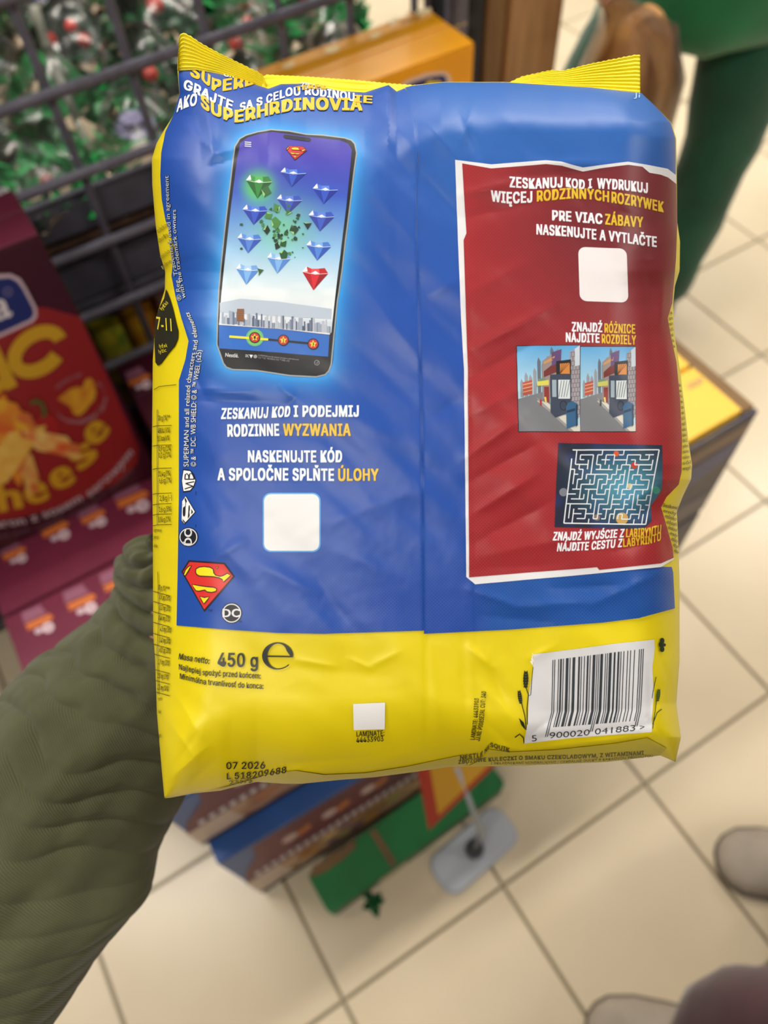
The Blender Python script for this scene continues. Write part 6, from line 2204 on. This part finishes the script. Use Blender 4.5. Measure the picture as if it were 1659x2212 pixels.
def build_sleeve():
    NS, NR = 560, 300
    t = np.linspace(0, len(SEC) - 1, NS)
    ii = np.arange(len(SEC))

    def sm(col):
        v = np.interp(t, ii, col)
        k = np.exp(-(np.arange(-18, 19) / 9.0) ** 2)
        k /= k.sum()
        return np.convolve(np.pad(v, 18, mode='reflect', reflect_type='odd'), k, 'valid')
    lx, ly = sm([s[0][0] for s in SEC]), sm([s[0][1] for s in SEC])
    rx, ry = sm([s[1][0] for s in SEC]), sm([s[1][1] for s in SEC])
    dp = sm([s[2] for s in SEC])
    th = np.linspace(0, 2 * np.pi, NR, endpoint=False)
    T_, H_ = np.meshgrid(np.arange(NS), th, indexing='ij')
    cx_, cy_ = (lx + rx) / 2, (ly + ry) / 2
    hw = np.hypot(rx - lx, ry - ly) / 2 / FPX * dp
    C_ = np.stack([(cx_ - CX) / FPX * dp, -(cy_ - CY) / FPX * dp, -dp], 1)
    U = np.stack([(rx - lx), -(ry - ly), np.zeros(NS)], 1)
    U /= np.linalg.norm(U, axis=1)[:, None]
    Wd = np.tile(np.array([0, 0, 1.0]), (NS, 1))
    co, si = np.cos(H_), np.sin(H_)
    # distance along the arm and around it, metres
    arc = np.concatenate([[0], np.cumsum(np.linalg.norm(np.diff(C_, axis=0), axis=1))])
    A = arc[:, None] + 0 * H_
    Q = H_ / (2 * np.pi)
    per = 2 * np.pi * hw[:, None]
    q = H_ / np.pi      # 0 right edge .. 1 left edge on the near side
    # big diagonal folds near the cuff, softer ones towards the elbow
    wob = vnoise(A * 16, np.cos(H_) * 1.6 + 3, 2) * .9 + vnoise(A * 34, np.cos(H_) * 2.3 + np.sin(H_) * 1.4, 5) * .45
    ph1 = (A * 78 + co * 1.25 + wob * 1.5)
    r1 = np.sin(ph1 * 2 * np.pi * .42)
    ridge = (1 - np.abs(r1)) ** 1.5
    f1 = np.interp(A, [0, .04, .09, .14, .3, .5], [1.0, .95, .7, .32, .12, .08]) * (.55 + .8 * np.clip(vnoise(A * 20, co * 2.2 + 7, 9) + .5, 0, 1))
    disp = -.0050 * ridge * f1
    disp += .0052 * vnoise(A * 22 + co * .8, co * 2.0 + si * 1.2, 12) * np.interp(A, [0, .1, .3], [1, .9, .6])
    # long lengthwise drapes on the forearm
    disp += .0052 * vnoise(A * 9 + co * 1.8, co * 3.4 + 2 + A * 5, 21) * np.interp(A, [.05, .15], [0, 1])
    disp += .0012 * vnoise(A * 60 + co * 2, co * 8 + si * 3, 31)
    # gathered cuff
    disp += .0022 * np.sin(H_ * 17 + 2 * np.sin(A * 90)) * np.exp(-A / .016)
    fd = .80
    P = C_[:, None, :] + (hw[:, None] * co)[..., None] * U[:, None, :] + (hw[:, None] * si * fd)[..., None] * Wd[:, None, :]
    Nn = co[..., None] * U[:, None, :] + si[..., None] * Wd[:, None, :]
    edge_keep = .45 + .55 * np.abs(si)
    P = P + Nn * (disp * edge_keep)[..., None]
    vs = cam_xyz(P.reshape(-1, 3))
    idx = np.arange(NS * NR).reshape(NS, NR)
    F = []
    nx = np.roll(idx, -1, axis=1)
    Fq = np.stack([idx[:-1], nx[:-1], nx[1:], idx[1:]], -1).reshape(-1, 4)
    me_ = bpy.data.meshes.new('sleeve')
    me_.from_pydata([tuple(v) for v in vs], [], [tuple(int(x) for x in f) for f in Fq])
    uv = me_.uv_layers.new(name='UVMap')
    li = np.empty(len(me_.loops), int)
    me_.loops.foreach_get('vertex_index', li)
    uvv = np.stack([A.ravel(), np.where(Q > .5, 1 - Q, Q).ravel() * .30], 1)
    uv.data.foreach_set('uv', uvv[li].ravel())
    m_ = bpy.data.materials.new('olive_knit')
    m_.use_nodes = True
    nt_ = m_.node_tree
    N, K = nt_.nodes, nt_.links
    b_ = N['Principled BSDF']
    b_.inputs['Roughness'].default_value = .85
    b_.inputs['Sheen Weight'].default_value = .15
    b_.inputs['Sheen Roughness'].default_value = .4
    u_ = N.new('ShaderNodeUVMap')
    mp_ = N.new('ShaderNodeMapping')
    mp_.inputs['Rotation'].default_value = (0, 0, math.radians(-28))
    K.new(u_.outputs[0], mp_.inputs[0])
    wv = N.new('ShaderNodeTexWave')
    wv.bands_direction = 'X'
    wv.inputs['Scale'].default_value = 310
    wv.inputs['Distortion'].default_value = 2.2
    wv.inputs['Detail'].default_value = 2
    wv.inputs['Detail Scale'].default_value = .10
    K.new(mp_.outputs[0], wv.inputs['Vector'])
    w2 = N.new('ShaderNodeTexWave')
    w2.bands_direction = 'Y'
    w2.inputs['Scale'].default_value = 420
    w2.inputs['Distortion'].default_value = 1.0
    w2.inputs['Detail Scale'].default_value = .2
    K.new(mp_.outputs[0], w2.inputs['Vector'])
    ns = N.new('ShaderNodeTexNoise')
    ns.inputs['Scale'].default_value = 60
    ns.inputs['Detail'].default_value = 5
    K.new(u_.outputs[0], ns.inputs['Vector'])
    m1_ = N.new('ShaderNodeMath')
    m1_.operation = 'MULTIPLY_ADD'
    m1_.inputs[1].default_value = .35
    K.new(w2.outputs['Fac'], m1_.inputs[0])
    K.new(wv.outputs['Fac'], m1_.inputs[2])
    bp_ = N.new('ShaderNodeBump')
    bp_.inputs['Strength'].default_value = .55
    bp_.inputs['Distance'].default_value = .0007
    K.new(m1_.outputs[0], bp_.inputs['Height'])
    K.new(bp_.outputs[0], b_.inputs['Normal'])
    mx_ = N.new('ShaderNodeMix')
    mx_.data_type = 'RGBA'
    mx_.inputs['A'].default_value = L4((44, 47, 29))
    mx_.inputs['B'].default_value = L4((82, 84, 54))
    m2_ = N.new('ShaderNodeMath')
    m2_.operation = 'MULTIPLY_ADD'
    m2_.inputs[1].default_value = .45
    K.new(m1_.outputs[0], m2_.inputs[0])
    m3_ = N.new('ShaderNodeMath')
    m3_.operation = 'MULTIPLY'
    m3_.inputs[1].default_value = .8
    K.new(ns.outputs[0], m3_.inputs[0])
    K.new(m3_.outputs[0], m2_.inputs[2])
    K.new(m2_.outputs[0], mx_.inputs['Factor'])
    K.new(mx_.outputs['Result'], b_.inputs['Base Color'])
    o_ = link('sleeve', me_, m_, arm, smooth=True)
    o_['label'] = 'olive green knitted sleeve, bunched at the cuff'


build_sleeve()

bpy.data.objects.remove(_to)
bpy.data.curves.remove(_tc)
